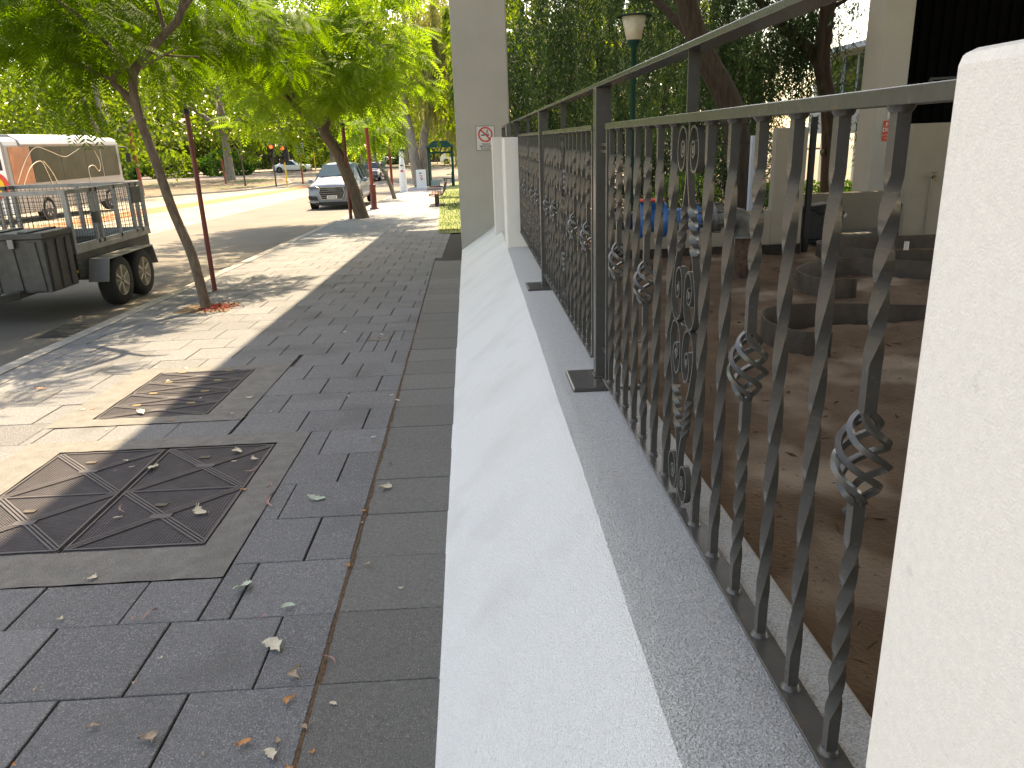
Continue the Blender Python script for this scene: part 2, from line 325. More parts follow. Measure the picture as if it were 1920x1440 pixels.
# slabs: rows of 400 mm concrete pavers in stretcher bond, cut to the long joint beside the wall
def joint_x(y): return -.545-.0175*y
HOLES = [(-2.79, -1.09, 2.74, 4.455), (-2.86, -1.60, 4.74, 6.17), (-1.09, -.87, 6.86, 7.06), (-3.52, -2.92, 8.68, 9.28)]
def slab_mesh(rows, wallside):
    V = []; F = []; T = []
    def one(x0, x1, y0, y1, x0b=None, x1b=None):
        if x1-x0 < .03 or y1-y0 < .03: return
        for a, b, c, d in HOLES:
            if x0 < b-.004 and x1 > a+.004 and y0 < d-.004 and y1 > c+.004:
                if x0 < a-.03: one(x0, a, y0, y1)
                if x1 > b+.03: one(b, x1, y0, y1)
                xa, xb = max(x0, a), min(x1, b)
                if y0 < c: one(xa, xb, y0, c)
                if y1 > d: one(xa, xb, d, y1)
                return
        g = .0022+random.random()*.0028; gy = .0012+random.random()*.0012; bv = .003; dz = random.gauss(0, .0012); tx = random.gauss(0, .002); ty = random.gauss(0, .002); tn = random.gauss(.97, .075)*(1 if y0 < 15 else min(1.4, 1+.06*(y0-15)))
        xa0, xb0 = (x0b if x0b is not None else x0), (x1b if x1b is not None else x1)
        o = len(V)
        for inset, iy, dd in ((g, gy, -.03), (g, gy, -bv), (g+bv, gy+bv, 0)):
            for xx, yy in ((x0+inset, y0+iy), (x1-inset, y0+iy), (xb0-inset, y1-iy), (xa0+inset, y1-iy)):
                V.append((xx, yy, G(yy)+dz+dd+(xx-x0-.2)*tx+(yy-y0-.2)*ty))
        q = [(o+8, o+9, o+10, o+11)]
        for b in (0, 4):
            for k in range(4): q.append((o+b+k, o+b+(k+1)%4, o+b+4+(k+1)%4, o+b+4+k))
        F.extend(q); T.extend([tn]*len(q))
    for r in rows:
        y0, y1 = r*.402+.03, (r+1)*.402+.03
        if wallside:
            xw = -.10-.0135*y0
            if y0 < 12.2: one(joint_x(y0)+.004, xw, y0, y1, joint_x(y1)+.004, xw-.0135*.4)
            continue
        x = -4.0-(.402 if r % 2 else .201)+(random.random()-.5)*.03
        while True:
            xe = x+.402; jx = joint_x(y0) if y0 < 12.5 else (-.655 if y0 < 17.2 else -.93-(y0-17.2)*.046 if y0 < 36 else -1.8)
            jy = joint_x(y1) if y0 < 12.5 else jx
            a = max(x, -3.995)
            if xe >= jx-.05:
                if y0 < 12.5 and jx-a > .5: one(a, a+.402, y0, y1); a += .402
                one(a, jx, y0, y1, a, jy); break
            one(a, xe, y0, y1); x = xe
    return V, F, T
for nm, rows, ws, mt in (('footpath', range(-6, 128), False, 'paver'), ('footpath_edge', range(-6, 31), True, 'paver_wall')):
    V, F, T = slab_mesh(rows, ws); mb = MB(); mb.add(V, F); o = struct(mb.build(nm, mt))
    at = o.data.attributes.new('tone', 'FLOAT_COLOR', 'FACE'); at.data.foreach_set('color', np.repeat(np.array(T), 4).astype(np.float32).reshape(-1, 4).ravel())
# brown dust packed along the long joint
V = []; F = []
ys = fr(.4, 7.5, 240)
for y in ys:
    wv = .005+.009*abs(math.sin(y*5.1)*math.sin(y*13.7+1))*(1 if y < 5.2 else .5)
    V += [(joint_x(y)-.002, y, G(y)+.001), (joint_x(y)+.004+wv, y, G(y)+.0015+.002*random.random())]
for i in range(len(ys)-1): F.append((2*i, 2*i+1, 2*i+3, 2*i+2))
mb = MB(); mb.add(V, F); tag(mb.build('joint_litter', 'rust'), 'brown crumbled leaf dust packed in the long joint beside the white wall', 'leaf dust', kind='stuff')
# concrete collars round the pits (with openings), dark wells below
def collar(x0, x1, y0, y1, a0, a1, b0, b1):
    mb = MB(); h = .003
    for (p, q, r, s) in ((x0, a0, y0, y1), (a1, x1, y0, y1), (a0, a1, y0, b0), (a0, a1, b1, y1)):
        nx, ny = max(2, int((q-p)/.05)), max(2, int((s-r)/.05)); V = []
        for j in range(ny+1):
            for i in range(nx+1):
                x, y = p+(q-p)*i/nx, r+(s-r)*j/ny; V.append((x, y, G(y)+h+.0015*math.sin(x*31+y*17)))
        mb.add(V, [(j*(nx+1)+i, j*(nx+1)+i+1, (j+1)*(nx+1)+i+1, (j+1)*(nx+1)+i) for j in range(ny) for i in range(nx)])
    struct(mb.build('concrete_collar', 'collar'))
collar(-2.79, -1.09, 2.74, 4.455, -2.515, -1.252, 3.015, 4.275)
collar(-2.86, -1.60, 4.74, 6.17, -2.62, -1.86, 4.885, 6.035)
# verge, dark slab patch, lawn beyond the column
sheet('dark_path_patch', -.645, .9, [12.45, 14.5, 17.0], .002, 'paver_wall')
sheet('verge_lawn', lambda y: -.93-(y-17.2)*.046 if y < 36 else -1.8, 14, [17.2, 20, 25, 30, 36, 44, 52, 58], .012, 'grassg')
V, F = leaves(np.c_[rng.uniform(-1.7, 1.5, 9000), rng.uniform(17.2, 40, 9000), np.zeros(9000)], np.c_[rng.normal(0, .35, (9000, 2)), np.ones(9000)], rng.uniform(.03, .08, 9000), .012)
yy = V[:, 1]; V[:, 2] += -.0215*yy+.012; keep = (V[0::4, 0] > -.9-(V[0::4, 1]-17.2)*.046); F = F[keep]
gb = bulk('grass', V, F, 'hedge'); tag(gb, 'short green grass blades on the verge beside the footpath', 'grass', kind='stuff')

# ------------------------------------------------------------ white wall, piers, columns, canopy
mb = MB(); ys = fr(-1.2, 13.9, 150); V = []; prof_n = 0
for y in ys:
    g = -.0215*y; rx = .345+.0015*math.sin(y*3.1)+random.uniform(-.0012, .0012); rz = .46+g+.0012*math.sin(y*2.3+1)
    bx, bz = -.19-.0135*y, g-.02; sx, sz = rx-bx, rz-bz; L = math.hypot(sx, sz); ux, uz = sx/L, sz/L
    P = [(bx, bz)]+[(bx+sx*t+.004*math.sin(y*1.7+t*5)*uz*t*(1-t), bz+sz*t) for t in (.15, .3, .45, .6, .75, .85)]
    e = .065; p0 = (rx-ux*e, rz-uz*e); p2 = (rx+e, rz+.003)
    P += [((1-t)**2*p0[0]+2*t*(1-t)*rx+t*t*p2[0], (1-t)**2*p0[1]+2*t*(1-t)*rz+t*t*p2[1]) for t in (0, .2, .4, .6, .8, 1)]
    P += [(rx+.15, rz+.003), (.735, rz), (.755, rz-.018), (.755, -.5)]
    prof_n = len(P); V += [(x, y, z) for x, z in P]
F = [(j*prof_n+i, j*prof_n+i+1, (j+1)*prof_n+i+1, (j+1)*prof_n+i) for j in range(len(ys)-1) for i in range(prof_n-1)]
wallroot = thing('low_wall', 'low white stucco wall with a sloping street side and a flat ledge under the iron fence', 'wall')
k = prof_n
mb.add(V, [q for q in F if (q[0] % k) < 9], True); mb.build('sloping_face', 'stucco', wallroot)
mb = MB(); mb.add(V, [q for q in F if (q[0] % k) >= 9], True); mb.build('ledge', 'stucco2', wallroot)
def block(name, m, label, x0, x1, y0, y1, z0, z1, bev=.012, cat='pier', group=None):
    mb = MB(); mb.box(x0, x1, y0, y1, z0, z1); return tag(mb.build(name, m, bevel=bev), label, cat, group)
block('wall_pier', 'pier', 'nearest white rendered pier at the right edge, hiding the end of the fence', .343, .70, -.75, .58, .3, 1.62, .011)
block('wall_pier', 'pier', 'far white rendered pier where the iron fence ends on the ledge', .343, .60, 9.9, 10.95, .05, 1.59, .01)
block('wall_pier', 'pier', 'narrow white pier just behind the far fence end, against the column', .235, .56, 12.25, 12.75, .0, 1.605, .01)
mb = MB(); mb.box(.40, .56, 11.3, 11.36, .35, 1.32); c = tag(mb.build('meter_cabinet', 'white', bevel=.004), 'flat white cabinet door recessed between the two far piers', 'cabinet')
mb = MB(); mb.box(.395, .40, 11.29, 11.30, .85, .98); mb.build('handle', 'black', c)
colm = MB(); colm.prism([(-.345, 13.9), (.565, 13.9), (.585, 13.93), (.585, 14.75), (-.345, 14.75)], -.6, 7.4, 'z')
tag(colm.build('column', 'column', bevel=.012), 'broad beige concrete column at the end of the white wall, with the no smoking sign', 'column')
colm = MB(); colm.prism([(6.53, 13), (6.95, 13), (7.06, 13.12), (7.06, 13.6), (6.53, 13.6)], -.6, 7.4, 'z')
tag(colm.build('column', 'column', bevel=.012), 'beige concrete column behind the yard, with the red fire door sign', 'column')
bl = thing('overhead_storey', 'overhanging upper floor of the building on concrete columns above the wall', 'building')
mb = MB(); mb.box(.76, 16, -5.2, -5, -.5, 7.4); mb.build('wall', 'beige', bl)  # unseen wall behind the camera, added to block light on the fence
mb = MB(); mb.box(-1.79, .9, -45, 24.1, 7.4, 8.0); mb.build('soffit', 'canopy', bl)
mb = MB(); mb.box(.9, 7.06, -45, 17.5, 7.4, 8.0); mb.build('soffit', 'canopy', bl)
mb = MB(); mb.box(7.06, 18, -45, 14.2, 7.4, 8.0); mb.build('soffit', 'canopy', bl)

# ------------------------------------------------------------ signs with writing
def text(s, size, m, parent, loc, rot=(math.pi/2, 0, 0), al='CENTER', sx=1., bold=0.):
    cu = bpy.data.curves.new('lettering', 'FONT'); cu.body = s; cu.size = size; cu.align_x = al; cu.align_y = 'CENTER'; cu.extrude = .0008; cu.offset = bold; cu.space_character = 1.02
    o = bpy.data.objects.new('tmp', cu); C.objects.link(o); dg = bpy.context.evaluated_depsgraph_get()
    me = bpy.data.meshes.new_from_object(o.evaluated_get(dg)); bpy.data.objects.remove(o)
    q = bpy.data.objects.new('lettering', me); C.objects.link(q); me.materials.clear(); me.materials.append(M[m]); q.parent = parent
    q.location = loc; q.rotation_euler = rot; q.scale = (sx, 1, 1); return q
def ring(mb, c, r0, r1, d0, d1, n=40):
    V = []
    for kk in range(n):
        a = 2*math.pi*kk/n
        for r in (r0, r1):
            for d in (d0, d1): V.append((c[0]+r*math.cos(a), d, c[1]+r*math.sin(a)))
    F = []
    for kk in range(n):
        o, p = kk*4, (kk+1) % n*4; F += [(o, p, p+2, o+2), (o+1, o+3, p+3, p+1), (o, o+1, p+1, p), (o+2, p+2, p+3, o+3)]
    mb.add(V, F)
def nosmoking(parent, cx, cz, r, y):
    mb = MB(); ring(mb, (cx, cz), r*.80, r, y-.003, y); mb.bar((cx-r*.62, y-.0015, cz+r*.62), (cx+r*.62, y-.0015, cz-r*.62), r*.2, .003, (1, 0, 1)); mb.build('red_ring', 'signred', parent)
    mb = MB(); mb.box(cx-r*.58, cx-r*.1, y-.0022, y-.0002, cz-r*.16, cz+r*.0)
    mb.box(cx+r*.16, cx+r*.52, y-.0022, y-.0002, cz-r*.16, cz+r*.0)
    mb.tube([(cx+r*.1+.0*i+r*.09*math.sin(i*.9)+r*.045*i, y-.002, cz+r*.1+i*r*.07) for i in range(8)], r*.05, 5); mb.build('cigarette', 'signblack', parent)
sg = thing('no_smoking_sign', 'small no smoking sign on the broad beige column beside the footpath', 'sign', (0.16, 13.895, 1.6))
mb = MB(); mb.box(-.16, .16, -.006, 0, -.20, .20); mb.build('panel', 'signface', sg, bevel=.002)
mb = MB()
for a, b, c2, d in ((-.16, .16, .194, .20), (-.16, .16, -.20, -.194), (-.16, -.154, -.194, .194), (.154, .16, -.194, .194)): mb.box(a, b, -.009, -.0065, c2, d)
mb.build('border', 'signblack', sg)
nosmoking(sg, 0, .06, .125, -.0075)
for i, t in enumerate(('THIS IS A', 'SMOKE FREE', 'BUILDING')): text(t, .040, 'signblack', sg, (0, -.0075, -.098-.037*i), sx=.92, bold=.0006)
sg = thing('fire_door_sign', 'red fire door sign on the rear column behind the fence bars', 'sign', (6.79, 12.995, 1.49))
mb = MB(); mb.box(-.12, .12, -.006, 0, -.16, .16); mb.build('panel', 'signred', sg)
text('FIRE', .085, 'signface', sg, (0, -.0075, .095), sx=1.05, bold=.002); text('DOOR', .085, 'signface', sg, (0, -.0075, .015), sx=.98, bold=.002)
text('DO NOT OBSTRUCT', .026, 'signface', sg, (0, -.0075, -.065)); text('KEEP CLOSED', .026, 'signface', sg, (0, -.0075, -.115))
sg = thing('no_smoking_sign', 'small white no smoking sign above the red sign on the rear column', 'sign', (6.83, 12.995, 1.82))
mb = MB(); mb.box(-.11, .11, -.006, 0, -.14, .14); mb.build('panel', 'signface', sg)
nosmoking(sg, 0, .04, .085, -.0075)
for i, t in enumerate(('THIS IS A', 'SMOKE FREE', 'BUILDING')): text(t, .028, 'signblack', sg, (0, -.0075, -.066-.027*i))

# ------------------------------------------------------------ iron fence
FX = thing('iron_fence', 'grey wrought iron fence of twisted bars with baskets and scrolls on the white wall', 'fence', (.622, 0, 0), .0095)
def dense(zs):
    return zs
def baluster(rate, basket):
    mb = MB(); r = .0150; ZB = (.970, 1.128)
    def seg(z0, z1, t0, t1, n):
        mb.tube([(0, 0, z0+(z1-z0)*i/n) for i in range(n+1)], r, 4, True, False, twist=[t0+(t1-t0)*i/n for i in range(n+1)])
    def smoothstep(t): return t*t*(3-2*t)
    def run(z0, z1, a, b):                            # straight, twist, straight
        n = max(16, int((z1-z0)/.0075)); zz = fr(z0, z1, n); tt = []
        tot = round((b-a)/rate)*math.pi/2
        for z in zz: tt.append(tot*min(1, max(0, (z-a)/(b-a))))
        mb.tube([(0, 0, z) for z in zz], r, 4, True, False, twist=tt)
    if not basket: run(.449, 1.598, .535, 1.50)
    else: run(.449, ZB[0]+.004, .53, ZB[0]-.075); run(ZB[1]-.004, 1.598, ZB[1]+.085, 1.50)
    for z, s_ in ((.453, 1), (1.594, -1)):
        mb.lathe([(.0145, -.005), (.0195+random.uniform(0,.003), -.004*s_), (.0185, .001*s_), (.016, .005*s_), (.0135, .007*s_)], 11, (random.uniform(-.0012,.0012), random.uniform(-.0012,.0012), z))
    o = mb.build('baluster', 'iron', sharp=40)
    if basket:
        b = MB()
        for kk in range(4):
            P = []
            for i in range(31):
                t = i/30; a = kk*math.pi/2+math.pi/4+rad(345)*t; R = .0085+.033*math.sin(math.pi*t)**.8; P.append((R*math.cos(a), R*math.sin(a), ZB[1]+(ZB[0]-ZB[1])*t))
            b.tube(P, .0072, 4, True, False)
        b.build('basket', 'iron', o, sharp=40)
    return o
plain0, bask0 = baluster(.132, False), baluster(.078, True)
used = {0: False, 1: False}
def put_bal(kind, y):
    src = bask0 if kind else plain0
    o = src if not used[kind] else copy_tree(src)
    used[kind] = True; o.parent = FX; o.location = (0, y, 0)
def arc(cy, cz, r, a0, a1, n=14, r1=None):
    return [(0, cy+(r+((r1 or r)-r)*i/n)*math.cos(rad(a0+(a1-a0)*i/n)), cz+(r+((r1 or r)-r)*i/n)*math.sin(rad(a0+(a1-a0)*i/n))) for i in range(n+1)]
def spline(P, n=8):
    P = [Vector(p) for p in P]; out = []
    for i in range(len(P)-1):
        p0, p1, p2, p3 = P[max(i-1,0)], P[i], P[i+1], P[min(i+2,len(P)-1)]
        for k_ in range(n):
            t = k_/n; out.append(.5*((2*p1)+(p2-p0)*t+(2*p0-5*p1+4*p2-p3)*t*t+(3*p1-p0-3*p2+p3)*t**3))
    return out+[P[-1]]
def scroll():
    mb = MB()
    for s in (1, -1):
        for top in (1, -1):
            def Y(y): return s*y
            def Z(z): return z if top == 1 else 1.02-(z-1.02)*(.98)
            def pl(P): return [(0, Y(y), Z(z)) for y, z in P]
            # loop beside the stem, curling outward and in
            A = [(.042, 1.512), (.056, 1.505), (.070, 1.520), (.062, 1.545), (.040, 1.542), (.028, 1.512), (.044, 1.474), (.076, 1.468), (.102, 1.495), (.104, 1.540), (.082, 1.578), (.046, 1.586), (.016, 1.560), (.007, 1.515), (.007, 1.465), (.018, 1.415), (.034, 1.372)]
            mb.strip(spline(pl(A)), .019, .0065)
            a, b = (.034, 1.372), (.078, 1.235)
            mb.tube([(0, Y(a[0]+(b[0]-a[0])*i/60), Z(a[1]+(b[1]-a[1])*i/60)) for i in range(61)], .0140, 4, True, False, twist=[s*top*math.pi*1.9*i/60 for i in range(61)])
            Bp = [(.078, 1.235), (.104, 1.18), (.124, 1.12), (.124, 1.07), (.098, 1.030), (.060, 1.024), (.026, 1.048), (.012, 1.10), (.018, 1.158), (.046, 1.186), (.078, 1.170), (.090, 1.128), (.074, 1.096), (.050, 1.098), (.042, 1.124), (.058, 1.142)]
            mb.strip(spline(pl(Bp)), .019, .0065)
            for cy, cz in ((.051, 1.526), (.061, 1.122)):   # fluted curl in the eye of each scroll
                mb.lathe([(.004, -.010), (.012, -.009), (.014, 0), (.012, .009), (.004, .010)], 9, (0, Y(cy), Z(cz)), 'x', False)
    mb.bar((0, 0, 1.46), (0, 0, 1.60), .014); mb.bar((0, 0, .45), (0, 0, .585), .014)
    mb.ico((0, 0, 1.022), (.011, .02, .008), .1, 1); mb.ico((0, 0, 1.47), (.012, .012, .012), .1, 1)
    return mb.build('scroll', 'iron', sharp=40)
scroll0 = scroll(); scroll_used = False
for (y0, y1, cy, nl, nr) in ((.60, 3.535, 2.23, 7, 9), (3.94, 6.60, 5.27, 7, 7), (6.83, 9.89, 8.36, 8, 8)):
    mb = MB(); mb.box(-.029, .029, y0, y1, .441, .4495); mb.box(-.021, .021, y0, y1, 1.597, 1.622)
    mb.box(-.018, .018, y1-.022, y1, .4495, 1.597)
    if y0 > 1: mb.box(-.018, .018, y0, y0+.022, .4495, 1.597)
    mb.build('panel_frame', 'iron', FX, bevel=.0015)
    for j in range(nl):
        if cy+.18*(j+1) < y1-.03: put_bal(1 if j in (2, 5) else 0, cy+.178*(j+1)+(.004 if j else 0))
    for j in range(nr):
        if cy-.18*(j+1) > y0+.03: put_bal(1 if j in (2, 5) else 0, cy-.181*(j+1))
    s_ = scroll0 if not scroll_used else copy_tree(scroll0); scroll_used = True; s_.parent = FX; s_.location = (0, cy, 0)
mb = MB(); mb.box(-.036, .036, -1.4, 11.15, 1.780, 1.797); hr = mb.build('handrail', 'iron', FX, bevel=.002)
for y in (2.23, 5.27, 8.36): mb = MB(); mb.box(-.016, .016, y-.005, y+.005, 1.622, 1.780); mb.build('support', 'iron', hr)
mb = MB(); mb.box(-.04, .04, 10.45, 10.53, 1.58, 1.780); mb.build('support', 'iron', hr)
for y in (3.735, 6.715):
    zb = .463-.0215*y; mb = MB(); mb.box(-.037, .037, y-.036, y+.036, zb+.03, 1.780); p = mb.build('post', 'iron', FX, bevel=.003)
    mb = MB(); mb.prism([(-.175, -.21), (.16, -.21), (.16, .12), (-.175, .12)], -.001, .022, 'z')
    bv = mb.build('base_plate', 'iron', p, bevel=.010); bv.location = (0, y, zb)
    for z in (1.525, 1.495, .56):
        for ya, yb in ((y-.196, y-.037), (y+.037, y+.205)): mb = MB(); mb.box(-.01, .01, ya, yb, z, z+.014); mb.build('bracket', 'iron', p)
    mb = MB()
    for i in range(26):
        q = i/26*4; e = .039; xx, yy = ((-e+(q % 1)*2*e, -e), (e, -e+(q % 1)*2*e), (e-(q % 1)*2*e, e), (-e, e-(q % 1)*2*e))[int(q)]
        mb.ico((xx, y+yy, zb+.026), (.009, .009, .008), .3, 1)
    mb.build('weld', 'iron', p)
lowrail = thing('short_handrail', 'short dark handrail stub standing on top of the far white pier', 'handrail', (.42, 10.5, 1.595))
mb = MB(); mb.box(-.02, .02, -.3, 1.9, .14, .165); mb.build('rail', 'iron', lowrail)
for y in (-.25, 1.8): mb = MB(); mb.box(-.03, .03, y-.025, y+.025, .012, .14); mb.build('post', 'iron', lowrail)
mb = MB(); mb.box(-.08, .08, -.33, .33, 0, .012); mb.build('base_plate', 'iron', lowrail)

# ------------------------------------------------------------ pit covers, small covers
def pit_lid(x0, x1, y0, y1, label, keys=True, brass=False):
    y = (y0+y1)/2; t = thing('pit_cover', label, 'pit cover', ((x0+x1)/2, y, G(y)), 0, 'ribbed pit covers in the footpath'); t.rotation_euler = (math.atan(-.0215), 0, 0)
    a, b = (x1-x0)/2-.004, (y1-y0)/2-.004; mb = MB(); mb.box(-a, a, -b, b, -.02, -.004)
    n1, n2 = int(2*a/.0145), int(2*b/.0145); V = []; F = []           # anti-slip studs
    for i in range(n1):
        for j in range(n2):
            x, yy = -a+(i+.5)*2*a/n1, -b+(j+.5)*2*b/n2; sx_ = .0052; o = len(V)
            V += [(x-sx_, yy-sx_, -.0040), (x+sx_, yy-sx_, -.0040), (x+sx_, yy+sx_, -.0040), (x-sx_, yy+sx_, -.0040), (x-.003, yy-.003, -.0008), (x+.003, yy-.003, -.0008), (x+.003, yy+.003, -.0008), (x-.003, yy+.003, -.0008)]
            F += [(o+4, o+5, o+6, o+7)]+[(o+k_, o+(k_+1) % 4, o+4+(k_+1) % 4, o+4+k_) for k_ in range(4)]
    mb.add(V, F); mb.build('plate', 'lid', t, recalc=False)
    mb = MB(); wr = .011
    for p, q in (((-a, -b), (a, -b)), ((a, -b), (a, b)), ((a, b), (-a, b)), ((-a, b), (-a, -b)), ((-a, 0), (a, 0))):
        sc_ = .965 if p != (-a, 0) else .965
        mb.bar((p[0]*sc_, p[1]*sc_, .0005), (q[0]*sc_, q[1]*sc_, .0005), wr, .005, (0, 0, 1) if 0 else (1, 0, 0))
    for h0, h1 in ((-b, 0), (0, b)):
        for (xa, ya), (xb, yb) in (((-a, h0), (a, h1)), ((a, h0), (-a, h1))):
            d = Vector((xb-xa, yb-ya, 0)).normalized(); nn = Vector((-d.y, d.x, 0))
            for k_ in (-.016, 0, .016):
                pa = Vector((xa, ya, .0008))*.95+nn*k_; pb = Vector((xb, yb, .0008))*.95+nn*k_; pa.z = pb.z = .0008; mb.obox((pa+pb)/2, (pb-pa)/2, nn*.0048, Vector((0, 0, .0028)))
        mb.box(-.05, .05, (h0+h1)/2-.022, (h0+h1)/2+.022, -.002, .0052)
    mb.build('rib', 'lid', t)
    mb = MB()
    for h in (-b*.5, b*.5):
        for xx in ((-a*.15, ) if not brass else (-a*.55, a*.45)):
            mb = MB(); mb.box(xx-.028, xx+.028, h+.12, h+.152, -.002, .004); mb.build('lifting_key', 'brass' if brass else 'steel', t)
    
    return t
pit_lid(-1.882, -1.254, 3.017, 4.273, 'whole dark ribbed pit cover in the shade, nearest to the white wall')
pit_lid(-2.513, -1.886, 3.017, 4.273, 'dark ribbed pit cover crossed by the shadow edge, left half of the nearer pit')
pit_lid(-2.618, -1.862, 4.887, 5.458, 'smaller pit cover with brass keys, nearer half of the farther pit', brass=True)
pit_lid(-2.618, -1.862, 5.462, 6.033, 'smaller pit cover with brass keys, farther half of the farther pit', brass=True)
t = thing('valve_cover', 'tiny pale square valve cover set in the footpath slabs', 'valve cover', (-.98, 6.96, G(6.96)))
mb = MB(); mb.box(-.105, .105, -.095, .095, -.02, .001); mb.build('frame', 'steel', t); mb = MB(); mb.box(-.085, .085, -.075, .075, -.01, .005); mb.build('plate', 'collar', t); mb = MB(); mb.box(-.012, .012, -.025, .025, .0, .0065); mb.build('keyhole', 'black', t)
t = thing('drain_grate', 'dark rectangular drain cover in the gutter by the kerb', 'drain', (-4.62, 8.6, G(8.6)-.126))
mb = MB(); mb.box(-.26, .26, -.33, .33, -.03, .004); mb.build('frame', 'black', t)
for i in range(9): mb = MB(); mb.box(-.24, .24, -.3+i*.068, -.3+i*.068+.03, .0, .011); mb.build('grate_bar', 'galvdark', t)
# tree pit with mulch
mb = MB(); V = []; n = 40
for i in range(n):
    for j in range(n):
        x, y = -3.53+.62*i/(n-1), 8.67+.62*j/(n-1); V.append((x, y, G(y)-.012+.02*random.random()))
mb.add(V, [(i*n+j, (i+1)*n+j, (i+1)*n+j+1, i*n+j+1) for i in range(n-1) for j in range(n-1)], True); struct(mb.build('tree_pit', 'litter'))

# ------------------------------------------------------------ yard behind the fence
n = 150; V = []
for j in range(n):
    for i in range(n):
        x, y = .74+9.5*i/(n-1), -2+15.5*j/(n-1)
        z = -.1+.028*math.sin(x*2.1+y*.7)*math.sin(y*1.7-x)+.012*math.sin(x*7+y*3)*math.sin(y*8.3)+random.gauss(0, .006)
        z += .10*math.exp(-((x-3.35)/.75)**4-((y-6.12)/.26)**4); V.append((x, y, z))
mb = MB(); mb.add(V, [(j*n+i, j*n+i+1, (j+1)*n+i+1, (j+1)*n+i) for j in range(n-1) for i in range(n-1)], True); struct(mb.build('soil', 'soil'))
sheet('garden_ground', .6, 60, [13.45, 17, 25, 45, 90], .11, 'litter')
nT = 900; P = np.c_[rng.uniform(.9, 7, nT), rng.uniform(1, 11, nT), np.full(nT, -.088)]
V, F = leaves(P, np.c_[rng.normal(size=(nT, 2)), rng.normal(0, .08, nT)], rng.uniform(.03, .12, nT), rng.uniform(.004, .02, nT), .1)
tag(bulk('twigs', V, F, 'rust'), 'brown twigs and dead leaves scattered over the bare yard soil', 'twigs', kind='stuff')
def rock(label, x, y, r, g='rocks on the yard soil'):
    mb = MB(); mb.ico((0, 0, 0), (r, r*.85, r*.6), .22, 2); o = tag(mb.build('rock', 'collar'), label, 'rock', g); o.location = (x, y, -.1+r*.25); o.rotation_euler = (0, 0, random.random()*6)
rock('pale rock lying on the soil in front of the nearest fence basket', 1.62, 3.05, .055)
rock('brownish rock beside the steel edging curve', 3.15, 4.62, .09); rock('rock at the foot of the white pier side of the yard', 3.5, 4.5, .075); rock('small stone in the soil between two plain bars', 1.9, 4.1, .035)
def edging(label, pts, z0, z1, posts=()):
    t = thing('steel_edging', label, 'edging', group='curved steel garden edgings'); P = spline([(a, b, 0) for a, b in pts], 8); mb = MB(); V = []
    for p in P: V += [(p.x, p.y, z0), (p.x, p.y, z1)]
    k_ = len(P); mb.add(V, [(2*i, 2*i+2, 2*i+3, 2*i+1) for i in range(k_-1)]); o = mb.build('plate', 'steel', t, recalc=False)
    sm_ = o.modifiers.new('thickness', 'SOLIDIFY'); sm_.thickness = .008; sm_.offset = 0
    a, b = P[0], P[1]; mb = MB(); d = (b-a).normalized(); mb.obox((a.x, a.y, (z0+z1)/2), d*.004, Vector((-d.y, d.x, 0))*.035, (0, 0, (z1-z0)/2-.002)); mb.build('end_flange', 'steel', t)
    for x, y in posts: mb = MB(); mb.box(x-.02, x+.02, y-.02, y+.02, -.2, z0+.05); mb.build('leg', 'steel', t)
edging('nearest curved steel edging, blue marked, standing open in the soil', [(2.62, 5.57), (2.42, 5.6), (2.30, 5.85), (2.31, 6.15), (2.45, 6.45), (2.75, 6.56), (3.06, 6.53), (3.71, 6.32), (4.5, 6.05)], -.13, .10)
edging('middle curved steel edging, with its flanged end on the soil', [(3.80, 7.63), (3.56, 7.66), (3.42, 7.9), (3.48, 8.35), (3.9, 8.8), (4.4, 8.92), (4.95, 8.5), (5.6, 8.1)], -.13, .10)
edging('farthest curved steel edging raised on short legs before the tap', [(5.9, 9.0), (5.0, 9.25), (4.5, 9.75), (4.55, 10.3), (5.1, 10.5), (6.2, 10.45), (7.3, 10.4)], -.06, .12, [(5.0, 9.27), (5.6, 9.05), (4.52, 9.9)])
mb = MB(); mb.box(3.63, 3.72, 6.312, 6.318, .03, .07)
wallb = block('garden_wall', 'beige', 'low beige rendered wall behind the blue pipe, with a dark shadow strip at its foot', 1.9, 4.08, 10.8, 10.95, .02, .50, .008, 'wall')
mb = MB(); mb.box(1.9, 4.08, 10.785, 10.96, -.3, .02); mb.build('base', 'dark_brown', wallb)  # dark soil shadow along the wall foot, built as a strip
wallb = block('garden_wall', 'beige', 'tall beige wall panel left of the black gate post', 4.08, 4.52, 10.8, 10.95, .02, 1.59, .008, 'wall')
mb = MB(); mb.box(4.085, 4.52, 10.785, 10.96, -.3, .02); mb.build('base', 'dark_brown', wallb)  # same painted shadow strip under the tall panel
block('garden_wall', 'beige', 'low beige wall in front of the rear column', 5.2, 6.9, 12.5, 12.65, -.2, .565, .008, 'wall')
block('step', 'collar', 'grey concrete step below the low wall by the rear column', 4.9, 7.0, 11.7, 12.48, -.2, -.02, .01, 'step')
block('garden_post', 'fibro', 'slim white post rising behind the low beige wall', 3.92, 4.0, 11.3, 11.38, -.2, 1.5, .006, 'post')
tw = block('garden_wall', 'beige', 'beige wall carrying the brass tap beside the dark cladding', 6.25, 8.0, 11.3, 11.45, -.3, 1.585, .008, 'wall')
tp = thing('garden_tap', 'brass garden tap on a thin pipe up the beige wall', 'tap', (6.60, 11.28, .82))
mb = MB(); mb.tube([(0, .0, -.9), (0, 0, 0)], .011, 8); mb.build('riser', 'beige', tp)
mb = MB(); mb.tube([(0, 0, .0), (0, -.02, .03), (0, -.07, .03), (0, -.10, .0), (0, -.10, -.03)], .016, 8); mb.tube([(0, -.045, .03), (0, -.045, .08)], .009, 6); mb.build('spout', 'brass', tp)
